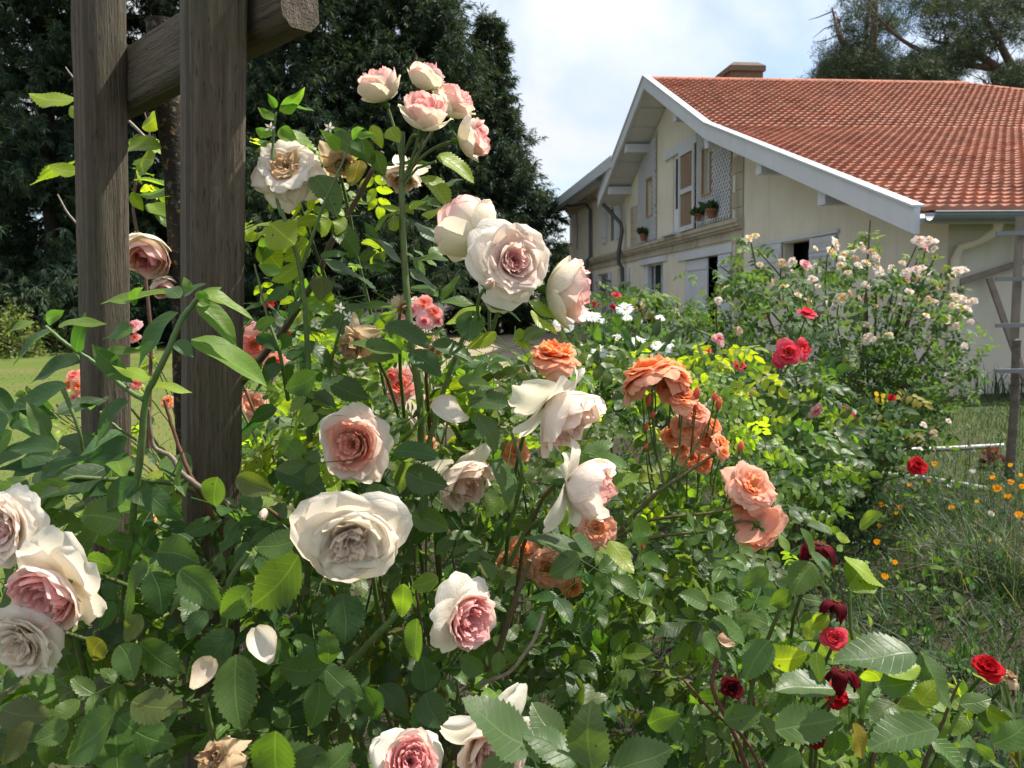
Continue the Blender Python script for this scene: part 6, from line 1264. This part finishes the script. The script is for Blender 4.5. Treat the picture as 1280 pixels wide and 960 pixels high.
def daisy_plant(base, blooms, poly, d0, d1, n, label):
    t = thing('daisy_plant', base, label, 'daisies')
    lv = Leaves(T_WLOW); B = np.array(base)
    xs = [p[0] for p in poly]; ys = [p[1] for p in poly]; k = 0
    while k < n:
        x, y = rng.uniform(min(xs), max(xs)), rng.uniform(min(ys), max(ys))
        if not inpoly(x, y, poly): continue
        k += 1; lv.add(at(x, y, rng.uniform(d0, d1)), nrm(rng.normal(0, 1, 3) + [0, 0, .9]), nrm(rng.normal(0, 1, 3) - CF * .5), rng.uniform(.07, .13), vary(GREEN[('deep', 'mid')[rng.integers(2)]], .3))
    mb = MB(); lv.into(mb, False); mb.build('foliage', M_FAR, t)
    for x, y, d, dep in blooms:
        c = at(x, y, dep); r_ = d * dep / FPX / 2; ax = cdir(rng.normal(0, .25), rng.uniform(.5, 1), .7); e1 = nrm(np.cross(ax, [0, 1, .3])); e2 = np.cross(ax, e1)
        mb = MB(); npet = 18
        for layer in (0, 1):
            for i in range(npet):
                a = (i + layer * .5) * 2 * math.pi / npet + rng.normal(0, .06); o = e1 * math.cos(a) + e2 * math.sin(a); sd = np.cross(ax, o); L = r_ * rng.uniform(.85, 1.1); lift = ax * r_ * (.12 + .2 * layer) * rng.uniform(.3, 1.2)
                V = [c + o * r_ * .15 - sd * r_ * .05, c + o * L * .6 - sd * r_ * .12 + lift, c + o * L - sd * r_ * .05 + lift * .6, c + o * L + sd * r_ * .05 + lift * .6, c + o * L * .6 + sd * r_ * .12 + lift, c + o * r_ * .15 + sd * r_ * .05]
                mb.add(V, [[0, 1, 4, 5], [1, 2, 3, 4]], np.array((.82, .83, .84)) * rng.uniform(.92, 1.03))
        fo = mb.build('daisy', M_FLOWER, t)
        mb = MB(); mb.tube([c, c + ax * r_ * .14, c + ax * r_ * .2], [r_ * .24, r_ * .2, r_ * .06], 8, (.70, .62, .25)); mb.build('flower_centre', M_FLOWER, fo)
        mb = MB(); b_ = B + rng.normal(0, .18, 3) * [1, 1, 0]; m_ = (c + b_) / 2 + [0, 0, .1]; tt = np.linspace(0, 1, 8)[:, None]; mb.tube((1 - tt) ** 2 * b_ + 2 * tt * (1 - tt) * m_ + tt ** 2 * c, .004, 5, (.05, .09, .03)); mb.build('stem', M_STEM, t)
daisy_plant(gnd(790, 560) * [1, 1, 0], [(741, 397, 22, 4.7), (732, 393, 18, 4.8), (781, 387, 22, 4.7), (825, 398, 13, 4.7), (754, 402, 10, 4.7), (712, 411, 14, 4.6), (772, 424, 16, 4.5), (797, 428, 22, 4.4), (837, 429, 15, 4.5), (830, 438, 22, 4.3), (750, 440, 22, 4.3), (728, 436, 16, 4.4), (734, 448, 18, 4.3), (664, 419, 20, 4.5), (699, 404, 16, 4.6), (800, 403, 8, 4.7), (784, 398, 14, 4.75), (820, 432, 18, 4.35)],
    [(690, 440), (730, 415), (800, 410), (860, 430), (890, 480), (860, 540), (700, 540), (660, 470)], 4.2, 5.0, 700, 'clump of white shasta daisies in front of the house, behind the orange roses')

# ================================================================== grass, ground cover and poppies
def blades(mb, P, h, w, lean, pal):
    n = len(P); a = rng.uniform(0, 2 * math.pi, n); o = np.stack([np.cos(a), np.sin(a), np.zeros(n)], 1); sd = np.stack([-np.sin(a + rng.normal(0, 1, n)), np.cos(a), np.zeros(n)], 1)
    h = h[:, None]; ln = (lean * rng.uniform(.1, 1.3, n))[:, None]
    lv_ = []
    for f, wf in ((0, 1), (.4, .9), (.75, .6), (1, .12)):
        c = P + np.array([0, 0, 1]) * h * (f - .35 * ln * f * f) + o * h * ln * f * f
        lv_ += [c - sd * w * wf, c + sd * w * wf]
    V = np.stack(lv_, 1).reshape(-1, 3); b = np.arange(n)[:, None] * 8
    F = np.concatenate([b + np.array([[0, 1, 3, 2]]), b + np.array([[2, 3, 5, 4]]), b + np.array([[4, 5, 7, 6]])])
    c = np.array(pal)[rng.integers(len(pal), size=n)] * rng.uniform(.7, 1.35, (n, 1)); mb.add(V, F, np.repeat(c, 8, 0))
def scatter(n, x0, x1, y0, y1, pw=1.0):
    y = y0 + (y1 - y0) * rng.uniform(0, 1, n) ** pw; x = rng.uniform(x0, x1, n); return np.stack([x, y, np.zeros(n)], 1)
GP = [(.028, .062, .022), (.038, .076, .026), (.022, .050, .022), (.055, .092, .036), (.032, .068, .034)]
DRY = [(.24, .20, .11), (.30, .26, .15), (.16, .16, .08)]
mb = MB()
P = scatter(26000, .3, 9.0, 1.9, 11.3, 1.5); P = P[(P[:, 0] > .12 * P[:, 1] + .35) & (P[:, 0] < .72 * P[:, 1] + .6)]
blades(mb, P, rng.uniform(.04, .2, len(P)) * (.5 + .9 * (np.sin(P[:, 0] * 2.3 + 1) * np.sin(P[:, 1] * 1.7) * .5 + .5)), .0035, .8, GP)
P = scatter(1500, 1.2, 4.5, 2.6, 7, 1.2); blades(mb, P[:900], rng.uniform(.15, .36, 900) * (np.sin(P[:900, 0] * 3.1) * .3 + .7), .0025, 1.1, GP + DRY[:1])
q = gnd(1250, 735); P = q + rng.normal(0, .14, (420, 3)) * [1, 1, 0]; P[:, 2] = 0; blades(mb, P, rng.uniform(.25, .6, 420), .002, 1.1, DRY[:1] + GP)
q = gnd(1190, 640); P = q + rng.normal(0, .35, (500, 3)) * [1, 1, 0]; P[:, 2] = 0; blades(mb, P, rng.uniform(.15, .36, 500), .0022, 1.2, GP)
lv = Leaves(T_WLOW); P = scatter(9000, .6, 7, 2.2, 9.5, 1.2); P = P[(P[:, 0] > .14 * P[:, 1] + .4) & (P[:, 0] < .7 * P[:, 1] + .4)]
for p_ in P: lv.add(p_ + [0, 0, rng.uniform(.01, .24)], nrm(rng.normal(0, 1, 3) + [0, 0, .7]), nrm(rng.normal(0, 1, 3) + [0, 0, .6]), rng.uniform(.02, .06), vary((.050, .082, .045), .35), .55)
lv.into(mb, False)
tag(mb.build('meadow_grass', M_GRASS, smooth=False), 'long rough grass with dry seed stalks between the red roses and the house wall', 'grass', kind='stuff')
mb = MB()
P = scatter(15000, -13, -.8, 3.0, 22, 1.6); P = P[(P[:, 0] < -.42 * P[:, 1] + .9)]
blades(mb, P, rng.uniform(.02, .06, len(P)), .004, .7, [(.085, .12, .025), (.12, .15, .04), (.06, .10, .02), (.17, .15, .06)])
tag(mb.build('lawn_grass', M_GRASS, smooth=False), 'short mown grass of the lawn at the left', 'grass', kind='stuff')
# feathery ground cover (leaves) under and between the bushes
mb = MB(); lv = Leaves(T_LOW)
P = scatter(5200, -.9, 3.2, 1.9, 7.2, 1.1); P = P[(P[:, 0] < .62 * P[:, 1]) & (P[:, 0] > -.28 * P[:, 1])]
hh = rng.uniform(.02, .32, len(P)) * (.4 + .6 * (np.sin(P[:, 0] * 2.9) * np.cos(P[:, 1] * 2.1) * .5 + .5))
for i in range(len(P)): lv.add(P[i] + [0, 0, hh[i]], nrm(rng.normal(0, 1, 3) + [0, 0, .2]), nrm(rng.normal(0, .5, 3) + [0, 0, 1] - CF * .5), rng.uniform(.03, .07), vary(GREEN[('deep', 'mid', 'mid', 'fresh')[rng.integers(4)]], .3))
lv.into(mb, False)
P = scatter(9000, -.6, 3.2, 1.7, 5.5, 1.1); blades(mb, P, rng.uniform(.04, .22, len(P)), .003, .9, GP)
tag(mb.build('ground_cover', M_FAR, smooth=False), 'low leafy undergrowth covering the soil of the flower bed', 'undergrowth', kind='stuff')
# climbing weeds along the wall foot
mb = MB(); n = 900
u_ = rng.uniform(.2, 9, n); P = np.array([hw(v, 11.6 - abs(rng.normal(0, .25)), 0) for v in u_]); blades(mb, P, rng.uniform(.15, .6, n), .008, .5, GP)
tag(mb.build('wall_foot_grass', M_GRASS, smooth=False), 'taller weeds along the foot of the cream wall', 'grass', kind='stuff')
def poppy(x, y, d, colr, label, hgt):
    b = gnd(x, y + d * .5); dep = float((b - CC) @ CF); r_ = d * dep / FPX / 2
    b = b.copy(); d *= .8; r_ *= .8; top = at(x, y, dep * .97); base = np.array([top[0] + rng.normal(0, .02), top[1] + rng.normal(0, .02) + .02, 0])
    top[2] = max(top[2], hgt); t = thing('poppy', base, label, 'flower', 'small flowers in the long grass')
    if top[2] > .9: top[2] = .9
    ax = nrm(np.array([rng.normal(0, .25), -.3 + rng.normal(0, .2), 1])); e1 = nrm(np.cross(ax, [0, 1, .3])); e2 = np.cross(ax, e1); mb = MB()
    for k in range(4):
        a = k * math.pi / 2 + rng.normal(0, .1); o = e1 * math.cos(a) + e2 * math.sin(a); sd = np.cross(ax, o); V = []
        for f, wf, zf in ((.05, .15, 0), (.5, .7, .35), (.8, .8, 1.0), (.85, .45, 1.5)):
            for s_ in (-1, 0, 1): V.append(top + o * r_ * f * (1 - .12 * abs(s_)) + sd * s_ * r_ * wf + ax * r_ * (zf + .15 * abs(s_)))
        F = [[i * 3 + j, i * 3 + j + 1, i * 3 + j + 4, i * 3 + j + 3] for i in range(3) for j in range(2)]; mb.add(V, F, np.array(colr) * rng.uniform(.9, 1.1))
    mb.build('petals', M_FLOWER, t)
    mb = MB(); mb.tube([base, (base + top) / 2 + rng.normal(0, .012, 3), top], .0028, 5, (.07, .11, .05)); mb.build('stem', M_STEM, t)
    lv = Leaves(T_WLOW); 
    for _ in range(9): lv.add(base + (top - base) * rng.uniform(0, .6), nrm(rng.normal(0, 1, 3) + [0, 0, .4]), nrm(rng.normal(0, 1, 3)), rng.uniform(.03, .08), vary((.07, .11, .06)), .6)
    mb = MB(); lv.into(mb, False); mb.build('foliage', M_FAR, t)
YO = (.84, .40, .01); YL = (.80, .48, .03); WH = (.80, .80, .70)
for x, y, d in ((1064, 563, 7), (1078, 567, 7), (1062, 584, 8), (1085, 624, 10), (1033, 606, 9), (1100, 643, 8), (1124, 647, 9), (1097, 671, 7), (1188, 647, 9), (1273, 657, 12), (1245, 622, 13), (1262, 614, 9), (1277, 620, 9), (1260, 633, 10), (1168, 590, 9), (1096, 693, 10), (1117, 719, 8), (1105, 738, 11), (1060, 645, 5), (1160, 612, 6), (1066, 657, 5), (975, 630, 7), (1137, 618, 7), (1220, 640, 6), (1262, 592, 7), (1275, 605, 6), (1120, 655, 6), (1240, 608, 8), (1235, 690, 6)):
    poppy(x, y, d, YO if d > 7 else YL, 'small orange yellow poppy flower rising from the long grass right of the roses', .12)
for x, y, d in ((1216, 600, 9), (1236, 655, 9), (1186, 619, 7), (1248, 690, 8), (1150, 570, 6)):
    o_ = poppy(x, y, d, WH, 'small white flower among the orange poppies in the long grass', .12)
q = gnd(1243, 585)
tw_ = thing('red_leaved_plant', q, 'little dark red leaved plant near the stake', 'plant'); lv = Leaves(T_LOW)
for _ in range(40): lv.add(q + [rng.normal(0, .05), rng.normal(0, .05), rng.uniform(.02, .16)], nrm(rng.normal(0, 1, 3) + [0, 0, .5]), nrm(rng.normal(0, 1, 3)), rng.uniform(.04, .09), vary((.09, .02, .025)))
mb = MB(); lv.into(mb, False); mb.build('foliage', M_FAR, tw_)
